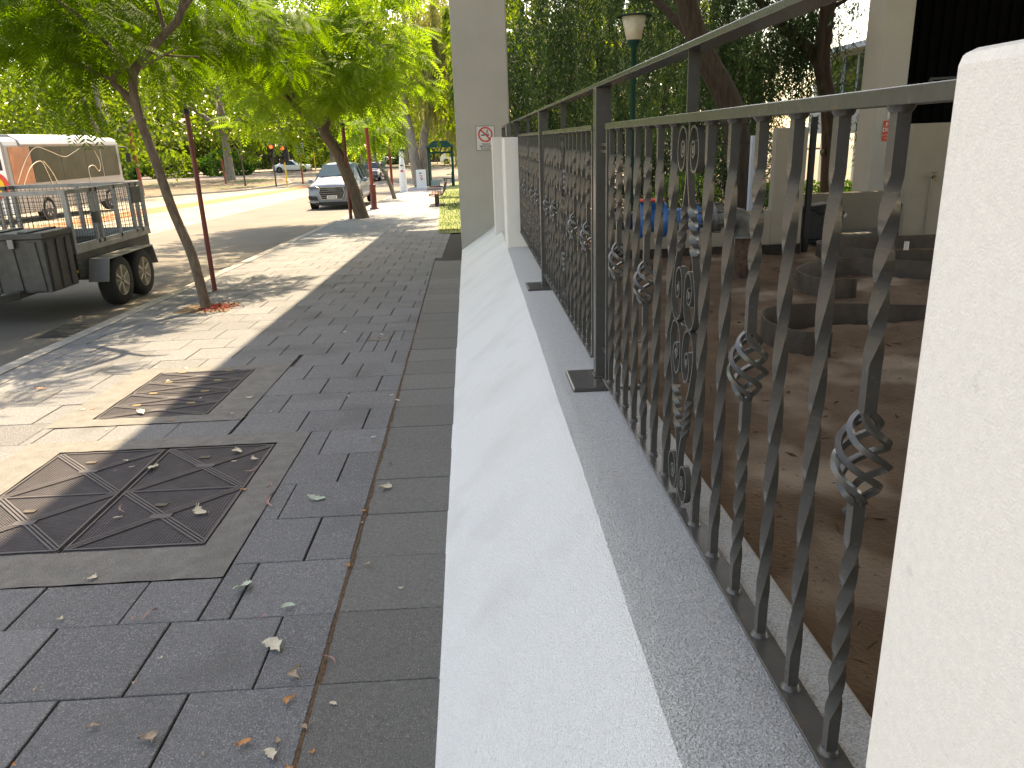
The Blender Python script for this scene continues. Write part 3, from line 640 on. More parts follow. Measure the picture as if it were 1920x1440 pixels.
mb = MB(); mb.bar((-.045, -.045, .085), (.045, -.045, .085), .014); mb.build('handle', 'brass', tp)
mb = MB(); mb.lathe([(.03, -.3), (.03, .16), (.024, .16), (.024, .0)], 12, (5.48, 9.75, -.02)); tag(mb.build('plastic_pipe', 'pvc'), 'short pale plastic pipe sticking up out of the soil', 'pipe')
mb = MB(); mb.tube([(6.12, 11.2, -.3), (6.14, 11.2, .45)], .018, 8); mb.ico((6.14, 11.2, .46), (.03, .03, .03), .1, 1); tag(mb.build('iron_stake', 'black'), 'thin black iron stake standing beside the beige tap wall', 'stake')
bn = thing('storage_tub', 'black plastic tub with heaped lid beside the black gate', 'tub', (5.1, 11.55, -.02))
mb = MB(); mb.prism([(-.24, 0), (.24, 0), (.29, .42), (-.29, .42)], -.2, .2); mb.build('body', 'black_matt', bn, bevel=.02)
mb = MB(); mb.ico((0, 0, .44), (.30, .23, .09), .25, 2); mb.build('cover', 'black_matt', bn); mb = MB(); mb.bar((.27, -.21, .33), (.31, -.21, .37), .03, .02); mb.build('handle', 'pvc', bn)
# dark clad undercroft on the right
dk = thing('clad_building', 'black ribbed cladding of the dark undercroft at the right edge', 'building')
mb = MB(); mb.box(6.9, 18, 13.66, 13.8, -.3, 7.4)
mb.build('cladding', 'dark', dk)
mb = MB()
for i in range(56): mb.box(7.08+i*.19, 7.11+i*.19, 13.63, 13.655, -.3, 7.39)
mb.build('rib', 'dark', dk)
mb = MB(); mb.bar((7.08, 12.5, 2.24), (11, 12.5, 2.3), .035); mb.bar((7.1, 12.5, 2.05), (7.1, 12.5, 2.24), .05); mb.build('rail', 'black', dk)
# black iron fence and gate at the back of the yard
bf = thing('black_fence', 'thin black iron fence behind the blue pipe and low wall', 'fence', (0, 11.75, 0))
mb = MB()
for z in (.32, 1.40, 1.66): mb.bar((.62, 0, z), (4.05, 0, z), .022)
mb.build('rail', 'black', bf); br = None
for i in range(29):
    if br is None: mb = MB(); mb.tube([(0, 0, -.2+1.86*k_/24) for k_ in range(25)], .0085, 4, True, False, twist=[k_*.6 for k_ in range(25)]); br = mb.build('bar', 'black', bf); o = br
    else: o = br.copy(); C.objects.link(o); o.parent = bf
    o.location = (.66+i*.12, 0, 0)
gt = thing('iron_gate', 'black iron gate and post opened edge-on beside the tall beige panel', 'gate', (4.63, 10.9, 0))
mb = MB(); mb.box(-.035, .035, -.035, .035, -.2, 1.72); mb.build('post', 'black', gt)
mb = MB(); mb.bar((-.09, .1, -.04), (-.09, .1, 1.5), .02); mb.bar((-.09, 1.0, -.04), (-.09, 1.0, 1.5), .02); mb.bar((-.09, .1, 1.5), (-.09, 1.0, 1.5), .02); mb.bar((-.09, .1, 0), (-.09, 1.0, 0), .02); mb.build('frame', 'black', gt)
for i in range(6): mb = MB(); mb.tube([(-.09, .2+i*.14, 1.5*k_/20) for k_ in range(21)], .008, 4, True, False, twist=[k_*.6 for k_ in range(21)]); mb.build('bar', 'black', gt)
# blue water valve on grey pipework
vp = thing('water_valve', 'blue flanged water valve on grey pipework with rusty stands behind the bars', 'valve', (0, 9.0, .62))
mb = MB(); mb.lathe([(.0, 1.68), (.155, 1.68), (.155, 1.715), (.10, 1.72), (.10, 1.80), (.17, 1.82), (.205, 1.84), (.205, 1.875), (.13, 1.885), (.145, 1.98), (.13, 2.08), (.205, 2.10), (.205, 2.14), (.125, 2.15), (.125, 2.48), (.165, 2.49), (.165, 2.53), (0, 2.53)], 24, (0, 0, 0), 'x', True)
mb.lathe([(.09, .0), (.085, .17), (.12, .18), (.12, .21), (.0, .21)], 16, (1.98, 0, 0)); mb.build('body', 'blue', vp)
mb = MB(); mb.lathe([(.155, .215), (.165, .225), (.155, .238), (.03, .238), (.03, .215)], 20, (1.98, 0, 0)); mb.build('hand_wheel', 'red', vp)
mb = MB(); mb.lathe([(.115, 2.53), (.115, 2.70), (.165, 2.705), (.165, 2.74), (.15, 2.745), (.165, 2.75), (.165, 2.785), (.118, 2.79), (.118, 2.92)], 24, (0, 0, 0), 'x'); mb.tube([(2.92, 0, 0), (3.02, 0, -.02), (3.08, 0, -.08), (3.09, 0, -.2)], .118, 20); mb.build('pipe', 'pipe', vp); mb = MB(); mb.tube([(1.2, 0, 0), (1.69, 0, 0)], .1, 16); mb.build('pipe', 'pipe', vp)
mb = MB(); mb.lathe([(.17, -.24), (.17, -.2), (.1, -.2)], 20, (3.09, 0, 0)); mb.build('flange', 'pipe', vp)
for X_ in (1.857, 2.12, 2.51, 2.745):
    for k_ in range(8): mb = MB(); a = k_*math.pi/4+.3; mb.tube([(X_-.035, .175*math.cos(a), .175*math.sin(a)), (X_+.035, .175*math.cos(a), .175*math.sin(a))], .013, 6); mb.build('bolt', 'pipe', vp)
mb = MB(); mb.tube([(2.50, 0, -.165), (2.50, 0, -.75)], .042, 10); mb.box(2.42, 2.58, -.08, .08, -.735, -.72); mb.build('stand', 'rusty', vp)
mb = MB(); mb.tube([(3.09, 0, -.24), (3.09, 0, -.78)], .10, 14); mb.build('stand', 'rusty', vp)
# lamp post
lp = thing('park_lamp', 'green lamp post with a cream tapered shade and flat dark cap', 'lamp', (2.73, 14, 0))
mb = MB(); mb.lathe([(.06, -.5), (.06, .2), (.048, .25), (.045, 2.95), (.075, 3.0), (.11, 3.07), (.11, 3.09)], 16); mb.build('pole', 'green_paint', lp)
mb = MB(); mb.lathe([(.115, 3.09), (.125, 3.10), (.205, 3.45), (.2, 3.452), (.12, 3.452)], 20); mb.build('lamp_shade', 'cream', lp)
mb = MB(); mb.lathe([(.30, 3.452), (.305, 3.462), (.16, 3.49), (.02, 3.5)], 24); mb.build('cap', 'green_paint', lp)
# white building along the right
wb = thing('white_building', 'white boarded two storey building seen between the tree and rear column', 'building')
mb = MB()
z = 1.38
while z < 2.55: mb.prism([(12.30, z), (12.285, z), (12.30, z+.155)], 16, 29.5, 'y'); z += .16
mb.box(12.3, 20, 16, 29.5, 1.38, 2.58); mb.box(12.42, 20, 16, 29.5, 2.58, 3.95); mb.box(12.1, 20.2, 15.9, 29.7, 3.95, 4.12)
z = -.9
while z < 1.38: mb.prism([(14.0, z), (13.985, z), (14.0, z+.155)], 16, 29.3, 'y'); z += .16
mb.box(14.0, 20, 16, 29.3, -1, 1.38); mb.build('wall', 'fibro', wb)
for i in range(6):
    y0 = 17+i*2.05; mb = MB(); mb.box(12.395, 12.415, y0, y0+1.85, 2.66, 3.80); p = mb.build('window', 'window', wb)
    mb = MB(); mb.box(12.36, 12.40, y0-.06, y0, 2.6, 3.86); mb.box(12.36, 12.40, y0+1.85, y0+1.91, 2.6, 3.86); mb.box(12.36, 12.40, y0, y0+1.85, 2.6, 2.66); mb.box(12.36, 12.40, y0+.9, y0+.95, 2.66, 3.80); mb.build('frame', 'fibro', p)
for y in (17.6, 22.5, 27.9): mb = MB(); mb.box(12.34, 12.74, y, y+.5, -1, 1.375); mb.build('pillar', 'white', wb)

# ------------------------------------------------------------ foliage builders
def tree(name, label, base, trunk, trad, barkm, leafm, V, F, limbs=(), group=None, cat='tree'):
    t = thing(name, label, cat, (0, 0, 0), 0, group); mb = MB(); P = spline(trunk, 6); k_ = len(P)
    mb.tube(P, [trad[0]+(trad[1]-trad[0])*(i/(k_-1))**.8+trad[0]*.45*max(0, 1-i*.55) for i in range(k_)], 12)
    for a, b, r0, r1 in limbs: limb(mb, a, b, r0, r1)
    mb.build('trunk', barkm, t); bulk('crown', V, F, leafm, t); return t
def merge(parts):
    Vs, Fs, o = [], [], 0
    for v, f in parts: Vs.append(v); Fs.append(f+o); o += len(v)
    return np.concatenate(Vs), np.concatenate(Fs)
def strands(A, Ls, per, ll, lw, sp=.5, sway=.12):
    """hanging twigs: anchors A, each with leaves down its length"""
    n = len(A); i = np.repeat(np.arange(n), per); t = rng.random(n*per); P = A[i].copy(); d = rng.normal(size=(n, 2))*sway
    P[:, 2] -= t*Ls[i]; P[:, :2] += d[i]*(t*Ls[i])[:, None]; D = np.c_[rng.normal(size=(n*per, 2))*sp, -np.ones(n*per)]
    return leaves(P, D, rng.uniform(.7, 1.2, n*per)*ll, lw)
# yard trees (weeping peppermints)
A = np.concatenate([clumpy(640, (3.0, 15.5, 4.3), (2.3, .7, 1.3), 42, .26)[0], clumpy(420, (2.1, 17.2, 3.0), (2.0, 1.3, 1.6), 36, .3)[0]])
tree('peppermint_tree', 'leaning dark tree with weeping narrow leaves behind the green lamp', None, [(4.55, 13.0, -.4), (4.43, 13, .42), (4.17, 13, 1.82), (3.66, 13.05, 2.76), (3.37, 13.1, 3.53), (3.1, 13.3, 4.8)], (.24, .15), 'bark3', 'pepper',
     *strands(A, rng.uniform(.6, 1.7, len(A)), 34, .11, .016, .8), limbs=[((3.6, 13.1, 2.9), (2.6, 15.6, 4.6), .09, .02), ((3.4, 13.1, 3.5), (4.6, 14, 4.6), .08, .02), ((3.3, 13.2, 3.7), (1.6, 15.5, 4.9), .06, .015)])
A = np.concatenate([clumpy(900, (5.5, 15.6, 3.6), (1.25, 1.0, 1.5), 44, .24)[0], clumpy(75, (7.15, 14.6, 4.0), (.7, .6, .7), 12, .14)[0], cloud(14, (7.0, 14.6, 2.0), (.45, .4, .8))])
tree('peppermint_tree', 'forked dark tree with narrow drooping leaves in front of the white building', None, [(6.85, 15, -.6), (6.77, 15, .39), (6.72, 15, 1.2), (6.62, 15, 1.95), (6.42, 15, 2.75), (6.45, 15, 3.76), (6.5, 15.1, 4.8)], (.19, .12), 'bark3', 'pepper',
     *strands(A, rng.uniform(.4, 1.3, len(A)), 28, .12, .018, .8), limbs=[((6.48, 15, 2.7), (5.3, 15.1, 3.7), .14, .07), ((5.3, 15.1, 3.7), (4.7, 15.3, 4.6), .07, .02), ((6.72, 15, 1.0), (6.52, 14.9, 1.15), .09, .05), ((6.45, 15, 3.6), (7.5, 14.6, 4.2), .05, .012)])
def screen(name, label, c, r, nA, lm, ll=.16, lw=.03, per=26, trunkx=None, bm='bark3', grp=None):
    A = clumpy(nA, c, r, max(12, nA//14), .32)[0]; gz = G(c[1])
    return tree(name, label, None, [(c[0]+.2, c[1], gz-.2), (c[0], c[1]+.1, c[2]*.35), (c[0]+.15, c[1], c[2])], (.16, .07), bm, lm, *strands(A, rng.uniform(.5, 1.6, nA), per, ll, lw, 1.0), group=grp)
screen('garden_tree', 'dense dark green tree right behind the far end of the iron fence', (1.7, 19.5, 3.1), (1.7, 1.5, 2.3), 620, 'pepper', .15, .028)
screen('garden_tree', 'dark bushy tree between the lamp and the leaning trunk', (4.6, 20, 2.7), (2.2, 1.5, 2.6), 620, 'pepper', .15, .028)
screen('garden_tree', 'shaded tree behind the forked trunk, beside the white building', (7.1, 22.5, 2.0), (1.7, 1.3, 2.2), 420, 'pepper', .15, .028)
screen('garden_tree', 'sunlit yellow green tree glimpsed above the fence end', (2.2, 31, 4.2), (3.4, 2.0, 3.6), 620, 'plane_y', .28, .09)
screen('garden_tree', 'sunlit green tree behind the dark leaves near the lamp', (7.6, 33, 4.0), (3.6, 2.0, 4.0), 520, 'plane_y', .28, .09)
screen('garden_tree', 'tall mid green tree deep behind the yard', (4.8, 40, 6.5), (6.5, 2.5, 6.0), 900, 'plane', .4, .16)
screen('garden_tree', 'dark tree filling the gap between the forked trunk and the far leaves', (9.4, 27.0, 4.0), (2.3, 1.5, 3.2), 760, 'pepper', .17, .035)
screen('garden_tree', 'dark tree high above the handrail behind the leaning trunk', (6.3, 24, 4.8), (2.4, 1.5, 2.2), 620, 'pepper', .16, .032)
def bush(name, label, c, r, n_, lm, ll=.07, lw=.035, cat='hedge', grp=None):
    P = cloud(n_, c, r, .72); V, F = leaves(P, P-np.array(c)+rng.normal(size=(n_, 3))*.6*min(r), ll, lw); o = bulk(name, V, F, lm); tag(o, label, cat, grp); return o
def hedgebox(label, x0, x1, y0, y1, z0, z1, n_, lm='hedge', ll=.08, lw=.05):
    P = np.c_[rng.uniform(x0, x1, n_), rng.uniform(y0, y1, n_), rng.uniform(z0, z1, n_)]; V, F = leaves(P, rng.normal(size=(n_, 3))+np.array([0, 0, .5]), ll, lw); return tag(bulk('hedge', V, F, lm), label, 'hedge')
hedgebox('dark rough hedge right behind the black fence and the lamp', .8, 6.6, 17.6, 18.6, -.6, 1.25, 9000, 'pepper', .12, .05)
hedgebox('clipped green hedge at the foot of the white building', 7.4, 11.5, 20.0, 20.8, -.7, .22, 9000)
bush('shrub', 'small green shrub behind the low beige wall and blue pipe', (3.5, 13.2, .35), (.6, .5, .6), 1600, 'hedge', .08, .035, 'shrub')
bush('shrub', 'dark shrub at the fence end behind the far white pier', (1.5, 13.6, .55), (.8, .6, .9), 2600, 'pepper', .09, .03, 'shrub')

hedgebox('long dark hedge closing the park behind the far shrubs', -80, -22, 112, 114.5, -1.3, 3.2, 7000, 'wood', .9, .6)
# ------------------------------------------------------------ street trees
def jac_crown(clusters, fl, pairs=9, lw=.16, wid=.42):
    Ps, Ds = [], []
    for c, r, n_, dn in clusters:
        P = cloud(n_, c, r, .25); D = (P-np.array(c))/np.array(r)+rng.normal(size=(n_, 3))*.5; D[:, 2] = D[:, 2]*.5-dn; Ps.append(P); Ds.append(D)
    P, D = np.concatenate(Ps), np.concatenate(Ds); return fronds(P, D, rng.uniform(.75, 1.25, len(P))*fl, pairs, wid, lw)
cl = []
for i in range(64):
    x = random.uniform(-7.4, -2.5); y = random.uniform(8.2, 12.8); zl = 2.55+.12*abs(x+3.8)+max(0, y-9.5)*.10+random.random()**1.3*1.15
    if x > -3.1: zl = max(zl, 2.7)
    if x > -3.5 and random.random() < .3: continue
    if x > -3.25: y = random.uniform(11.9, 13.2)
    cl.append(((x, y, zl), (.6, .6, .2), 42, .25))
for i in range(96):
    cl.append(((random.uniform(-10, -4.0), random.uniform(12.2, 18), random.uniform(3.2, 5.6)), (.75, .75, .25), 36, .25))
for i in range(80):  # upper crown layer out of view, added to shade the road and trailer
    cl.append(((random.uniform(-9.5, -4.7), random.uniform(11.8, 18.5), random.uniform(5.4, 7.4)), (.8, .8, .3), 34, .25))
for c in ((-4.35, 9.3, 2.12), (-4.65, 9.5, 2.3), (-3.3, 9.4, 2.45)): cl.append((c, (.3, .3, .16), 16, .45))
t1 = [(-3.22, 8.95, -.3), (-3.25, 9, -.2), (-3.33, 9.05, .39), (-3.49, 9.1, .94), (-3.61, 9.15, 1.48), (-3.72, 9.2, 1.92), (-3.74, 9.2, 2.2), (-3.70, 9.2, 2.4), (-3.56, 9.2, 2.56), (-3.29, 9.2, 2.79), (-3.1, 9.2, 2.98), (-3.05, 9.4, 3.5), (-3.2, 9.6, 4.4)]
tree('jacaranda_tree', 'nearest leaning street tree with feathery leaves by the trailer, red flowers at its base', None, t1, (.062, .036), 'bark', 'jac', *jac_crown(cl, .34, 12, .11, .38), limbs=[
    ((-3.70, 9.2, 1.90), (-3.98, 9.25, 2.32), .05, .035), ((-3.98, 9.25, 2.32), (-3.80, 9.3, 2.5), .03, .02), ((-3.72, 9.2, 2.38), (-4.19, 9.2, 2.99), .038, .025), ((-4.19, 9.2, 2.99), (-5.2, 9.6, 3.7), .025, .01),
    ((-4.1, 9.2, 2.8), (-5.4, 9.0, 2.9), .02, .006), ((-3.66, 9.2, 2.43), (-3.1, 9.0, 2.62), .02, .008), ((-3.5, 9.2, 2.6), (-3.0, 9.3, 2.55), .018, .006), ((-3.29, 9.2, 2.79), (-3.35, 9.2, 3.3), .03, .015), ((-3.95, 9.25, 2.32), (-4.6, 9.4, 2.6), .018, .006), ((-3.1, 9.2, 2.98), (-2.6, 9.5, 3.6), .03, .01)])
cl = []
for i in range(130):
    a = random.random()*6.28; q = math.sqrt(random.random())*2.7; x, y = -3.95+q*math.cos(a)*1.0, 23.3+q*math.sin(a)*1.1; zl = 2.55-.12*max(0, -4.2-x)+random.random()*4.0
    if x > -2.6: zl = max(zl, 3.2)
    cl.append(((x, y, zl), (.62, .62, .2), 20, .3))
for c in ((-5.2, 23, 1.95), (-5.7, 23, 2.1), (-2.7, 23.3, 2.6)): cl.append((c, (.4, .4, .25), 12, .5))
tree('jacaranda_tree', 'bright green feathery street tree with a thick leaning trunk in front of the silver car', None, [(-3.42, 23.2, -.65), (-3.47, 23.2, -.45), (-3.67, 23.2, .41), (-3.96, 23.2, 1.31), (-4.3, 23.2, 2.0), (-3.9, 23.2, 2.5), (-3.5, 23.2, 2.94), (-3.31, 23.2, 3.84), (-2.74, 23.2, 4.77)], (.24, .07), 'bark', 'jac2', *jac_crown(cl, .50, 9, .17), limbs=[
    ((-4.3, 23.2, 2.0), (-5.6, 23.4, 3.4), .12, .04), ((-3.5, 23.2, 2.94), (-4.3, 23.2, 4.4), .08, .03), ((-3.31, 23.2, 3.84), (-2.2, 23.4, 4.2), .05, .015), ((-5, 23.3, 2.8), (-5.4, 23.2, 4.6), .06, .02)])
cl = [((random.uniform(-5.2, -3.4), 34.6+random.uniform(-1, 1), random.uniform(1.35, 3.0)), (.5, .5, .22), 9, .4) for i in range(22)]
tree('jacaranda_tree', 'young slender street tree with a thin leaning trunk beyond the red posts', None, [(-3.64, 34.5, -.85), (-3.66, 34.5, -.72), (-3.93, 34.5, .23), (-4.33, 34.5, .91), (-4.35, 34.5, 1.9)], (.12, .05), 'bark2', 'jac2', *jac_crown(cl, .6, 7, .22))
# weeping tree by the shelter
A = np.concatenate([clumpy(560, (-3.6, 50.3, 8.2), (2.6, 2.2, 3.2), 26, .45)[0], clumpy(560, (-1.9, 50.6, 6.3), (2.0, 2.0, 3.4), 24, .45)[0], clumpy(420, (-.7, 51.5, 5.6), (1.7, 1.8, 2.2), 18, .4)[0]])
tree('weeping_tree', 'tall weeping tree with yellow hanging leaves and twin pale trunks behind the shelter', None, [(-3.55, 49.5, -1.3), (-3.76, 49.5, -.28), (-4.02, 49.6, 2.11), (-4.23, 49.8, 3.67), (-4.1, 50, 6.5), (-3.8, 50.2, 9)], (.42, .12), 'bark2', 'weep', *strands(A, rng.uniform(1.6, 4.0, len(A)), 26, .34, .05, .3, .06),
     limbs=[((-3.15, 50.4, -1.3), (-3.2, 50.5, 2.1), .36, .27), ((-3.2, 50.5, 2.1), (-2.8, 50.6, 4.3), .27, .18), ((-2.8, 50.6, 4.3), (-1.9, 50.7, 8), .18, .06)])
# park trees
def ptree(name, label, x, y, z, h, cr, nl, lm='plane', bm='bark2', tr=.4, ls=.34, cz=None, lean=0, grp=None, low=.0):
    cz = cz if cz else h*.62; parts = []
    P, Cc = clumpy(nl, (x+lean, y, z+cz), (cr, cr, h*.42), max(14, nl//75), cr*.12, .4)
    D = P-Cc+rng.normal(size=P.shape)*.3; D[:, 2] -= .1; V, F = leaves(P, D, rng.uniform(.7, 1.3, nl)*ls, rng.uniform(.5, .8, nl)*ls)
    lb = [((x+lean*.5, y, z+h*.33), (x+lean+cr*.6*math.cos(a), y+cr*.6*math.sin(a), z+h*random.uniform(.5, .8)), tr*.5, tr*.1) for a in (.4, 1.9, 3.3, 4.9)]
    return tree(name, label, None, [(x, y, z-.3), (x+.02, y, z+.1), (x+lean*.3, y, z+h*.2), (x+lean*.6, y, z+h*.45), (x+lean, y, z+h*.8)], (tr, tr*.25), bm, lm, V, F, lb, grp)
g_ = 'trees in the park across the road'
ptree('plane_tree', 'plane tree with a mottled trunk just behind the bus', -23.2, 51.5, -1.2, 10, 5.0, 4200, 'plane', 'bark2', .42, .34, 5.9, grp=g_)
ptree('plane_tree', 'broad plane tree shading the park lawn, with a thick flared trunk', -23.6, 77, -1.25, 13, 7.5, 5200, 'plane', 'bark2', .62, .45, 8.2, grp=g_)
ptree('plane_tree', 'yellow green plane tree at the left edge beyond the bus', -34, 47, -1.0, 9.5, 5.2, 4200, 'plane_y', 'bark2', .35, .36, 5.6, grp=g_)
ptree('plane_tree', 'plane tree deep in the park behind the brown post', -33, 70, -1.25, 12, 6.5, 4200, 'plane', 'bark2', .45, .45, 7.5, grp=g_)
ptree('plane_tree', 'leafy tree above the traffic lights on the far corner', -16.5, 92, -1.25, 12, 5.6, 3600, 'plane', 'bark2', .4, .5, 7.6, grp=g_)
ptree('gum_tree', 'tall pale straight trunk rising behind the white sedan', -24.6, 104, -1.25, 20, 6.5, 3600, 'plane', 'bark2', .75, .6, 14, grp=g_)
ptree('plane_tree', 'bright tree on the far corner behind the dark hatchback', -9.5, 108, -1.25, 13, 6.5, 4200, 'plane_y', 'bark2', .4, .5, 7.6, grp=g_)
ptree('plane_tree', 'bright tree behind the bus shelter', -2.5, 100, -1.25, 13, 6.5, 4200, 'plane_y', 'bark2', .4, .5, 7.2, grp=g_)
ptree('plane_tree', 'big leafy tree far to the left behind the bus roof', -48, 62, -1.25, 14, 8.0, 4600, 'plane', 'bark2', .5, .45, 7.6, grp=g_)
ptree('street_tree', 'thin dark young tree on the park edge before the left traffic light', -18.4, 63.5, -1.25, 5.5, 1.7, 700, 'plane', 'bark', .10, .3, 4.0, grp=g_)
ptree('gum_tree', 'tall thin leafed tree rising behind the weeping tree', -4.6, 72, -1.25, 19, 5.5, 4200, 'plane_y', 'bark2', .35, .45, 11.5, grp=g_)
ptree('gum_tree', 'tall leafy tree behind the bright green street tree', -10.5, 74, -1.25, 17, 5.0, 3800, 'plane', 'bark2', .35, .45, 10.5, grp=g_)
nW = 26000; P = np.c_[rng.uniform(-150, 22, nW), rng.uniform(120, 160, nW), np.zeros(nW)]; P[:, 2] = rng.random(nW)**.8*(17+7*np.sin(P[:, 0]*.11)+4*np.sin(P[:, 0]*.31+1))-1
V, F = leaves(P, rng.normal(size=(nW, 3)), rng.uniform(.9, 1.9, nW), rng.uniform(.6, 1.2, nW)); tag(bulk('distant_wood', V, F, 'wood'), 'mass of distant trees closing off the far end of the street', 'trees', kind='stuff')
for i, (x, y, l) in enumerate([(-41, 92, 'dark green shrub in the park behind the orange bench'), (-35, 93, 'round dark shrub in the park beside the litter bin'), (-29, 94, 'pale flowering shrub near the thick park trunk'), (-19.5, 109, 'low green shrub on the bank behind the white sedan'), (-13.5, 112, 'green shrub by the far traffic light')]):
    bush('shrub', l, (x, y, -.2), (3.2, 1.6, 1.5), 1500, 'plane' if i % 2 else 'hedge', .42, .25, 'shrub', 'shrubs beyond the road')

# ------------------------------------------------------------ vehicles
def wheel(parent, x, y, z, r, wd, side, rimm='rim', spokes=5):
    mb = MB(); mb.lathe([(r*.62, -wd/2), (r*.93, -wd/2), (r, -wd*.32), (r, wd*.32), (r*.93, wd/2), (r*.62, wd/2)], 28, (x, y, z), 'x', True, False); w_ = mb.build('wheel', 'tyre', parent)
    mb = MB(); s = side*wd*.5; mb.lathe([(0, s*.55), (r*.16, s*.78), (r*.2, s*.5), (r*.55, s*.42), (r*.60, s*.9), (r*.64, s*.98), (r*.64, -s*.5), (0, -s*.5)], 24, (x, y, z), 'x')
    for k_ in range(spokes):
        a = 2*math.pi*k_/spokes; mb.bar((x+s*.72, y+r*.12*math.sin(a), z+r*.12*math.cos(a)), (x+s*.78, y+r*.58*math.sin(a), z+r*.58*math.cos(a)), r*.13, r*.1)
    mb.build('rim', rimm, w_); return w_
def car(name, label, loc, rz, L, W, H, paint, hood=.62, suv=True, hatch=False, sedan=False, rings=False, plate=True):
    t = thing(name, label, 'car', loc, rz); w = W/2; zb = .24 if suv else .18; zs = H*.58; hd = H*hood
    # stations: y, shoulder z, top z, half width, top half width
    st = [(-L/2, zs*.62, zs*.72, w*.80, w*.62), (-L/2+.06, zs*.80, hd*.84, w*.92, w*.72), (-L/2+.25, zs*.90, hd*.93, w*.985, w*.78), (-L/2+.8, zs*.97, hd*.985, w, w*.78),
          (-L*.5+1.25, zs, hd*1.02, w, w*.76), (-L*.5+2.05, zs*1.01, H*.955, w, w*.66), (-L*.5+2.5, zs*1.02, H, w, w*.66), (L*.12, zs*1.03, H*1.0, w, w*.66)]
    if sedan: st += [(L*.22, zs*1.03, H*.95, w, w*.64), (L*.36, zs*1.03, zs*1.12, w*.99, w*.7), (L*.47, zs*1.0, zs*1.08, w*.94, w*.68), (L*.5, zs*.75, zs*.8, w*.84, w*.6)]
    else: st += [(L*.34, zs*1.04, H*.965, w*.99, w*.63), (L*.45, zs*1.02, H*.80, w*.95, w*.62), (L*.485, zs*.95, zs*1.08, w*.93, w*.66), (L*.5, zs*.7, zs*.75, w*.86, w*.6)]
    V = []; 
    for y, s, tz, hw, th in st:
        half = [(0, zb), (hw*.86, zb), (hw*.97, zb+.12), (hw, zb+(s-zb)*.45), (hw*.985, s*.93), (hw*.95, s), (th+(hw*.95-th)*.08, tz-.055 if tz-s > .15 else s+(tz-s)*.75), (th*.8, tz-.012), (0, tz+.012)]
        V += [(x, y, z) for x, z in half]+[(-x, y, z) for x, z in half[1:-1][::-1]]
    k_ = 16; F = [(j*k_+i, j*k_+(i+1) % k_, (j+1)*k_+(i+1) % k_, (j+1)*k_+i) for j in range(len(st)-1) for i in range(k_)]
    F += [tuple(range(k_))[::-1], tuple(range((len(st)-1)*k_, len(st)*k_))]
    mb = MB(); mb.add(V, F, True); body = mb.build('body', paint, t)
    sb = body.modifiers.new('smooth', 'SUBSURF'); sb.levels = sb.render_levels = 2
    def quadpatch(nm, m, idx, off, parent=t):          # glass panes slightly proud of the loft
        g = MB(); g.add([Vector(v)+Vector(off) for v in idx], [tuple(range(len(idx)))]); o = g.build(nm, m, parent)
        sdm = o.modifiers.new('thickness', 'SOLIDIFY'); sdm.thickness = .02; sdm.offset = 0; return o
    a, b = st[4], st[5]
    quadpatch('windscreen', 'glass', [(-w*.74, a[0]+.06, a[2]+.03), (w*.74, a[0]+.06, a[2]+.03), (w*.63, b[0]-.02, b[2]-.03), (-w*.63, b[0]-.02, b[2]-.03)], (0, -.035, .045))
    rr = st[8] if sedan else st[8]
    for s in (-1, 1):
        for (ya, yb, ta, tb) in ((st[4][0]+.62, .0*L-.02, H*.86, H*.93), (.03, rr[0]-.15, H*.93, H*.90)):
            o = quadpatch('side_window', 'glass', [(s*w*.955, ya-.12, zs*1.05), (s*w*.955, yb, zs*1.05), (s*w*.70, yb, tb), (s*w*.72, ya+.28 if ya < -.1 else ya, ta+.02)], (s*.02, 0, 0))
        m_ = MB(); m_.ico((s*(w+.10), -L*.5+1.55, zs*1.06), (.11, .06, .085), .0, 2); m_.bar((s*w*.92, -L*.5+1.52, zs*1.02), (s*(w+.05), -L*.5+1.53, zs*1.04), .05); m_.build('mirror', paint, t)
        h = MB(); y0 = -L/2+.085
        h.prism([(s*w*.50, hd*.70), (s*w*.90, hd*.735), (s*w*.93, hd*.82), (s*w*.62, hd*.815), (s*w*.50, hd*.78)], y0-.05, y0+.14); h.build('headlight', 'headlamp', t, bevel=.012)
        h = MB(); h.prism([(s*w*.55, zb+.16), (s*w*.90, zb+.19), (s*w*.93, zb+.34), (s*w*.60, zb+.32)], -L/2-.02, -L/2+.12); h.build('side_intake', 'black_matt', t, bevel=.01)
        h = MB(); h.bar((s*w*.52, -L/2-.025, zb+.11), (s*w*.96, -L/2+.06, zb+.12), .03, .06, (0, 0, 1)); h.build('bumper_trim', 'chrome', t)
        for yy in (-L/2+.92, L/2-.86): wheel(t, s*(w-.10), yy, (.37 if suv else .315), (.37 if suv else .315), .235, s)
        for yy in (-L/2+.92, L/2-.86):
            h = MB(); rr_ = .42 if suv else .36; h.lathe([(0, -.01), (rr_, -.01), (rr_, .01), (0, .01)], 24, (s*(w-.012), yy, .39 if suv else .33), 'x', False); h.build('wheel_arch', 'black_matt', t)
    g = MB(); y0 = -L/2-.035; gz0, gz1 = zb+.20, hd*.78
    g.prism([(-w*.40, gz0), (w*.40, gz0), (w*.50, gz0+(gz1-gz0)*.55), (w*.44, gz1), (-w*.44, gz1), (-w*.50, gz0+(gz1-gz0)*.55)], y0, y0+.2); gr = g.build('grille', 'black_matt', t, bevel=.01)
    g = MB(); P = [(-w*.40, gz0), (w*.40, gz0), (w*.50, gz0+(gz1-gz0)*.55), (w*.44, gz1), (-w*.44, gz1), (-w*.50, gz0+(gz1-gz0)*.55)]
    for (xa, za), (xb, zb_) in zip(P, P[1:]+P[:1]): g.bar((xa, y0-.008, za), (xb, y0-.008, zb_), .03, .035, (0, 1, 0))
    g.build('grille_frame', 'chrome', gr)
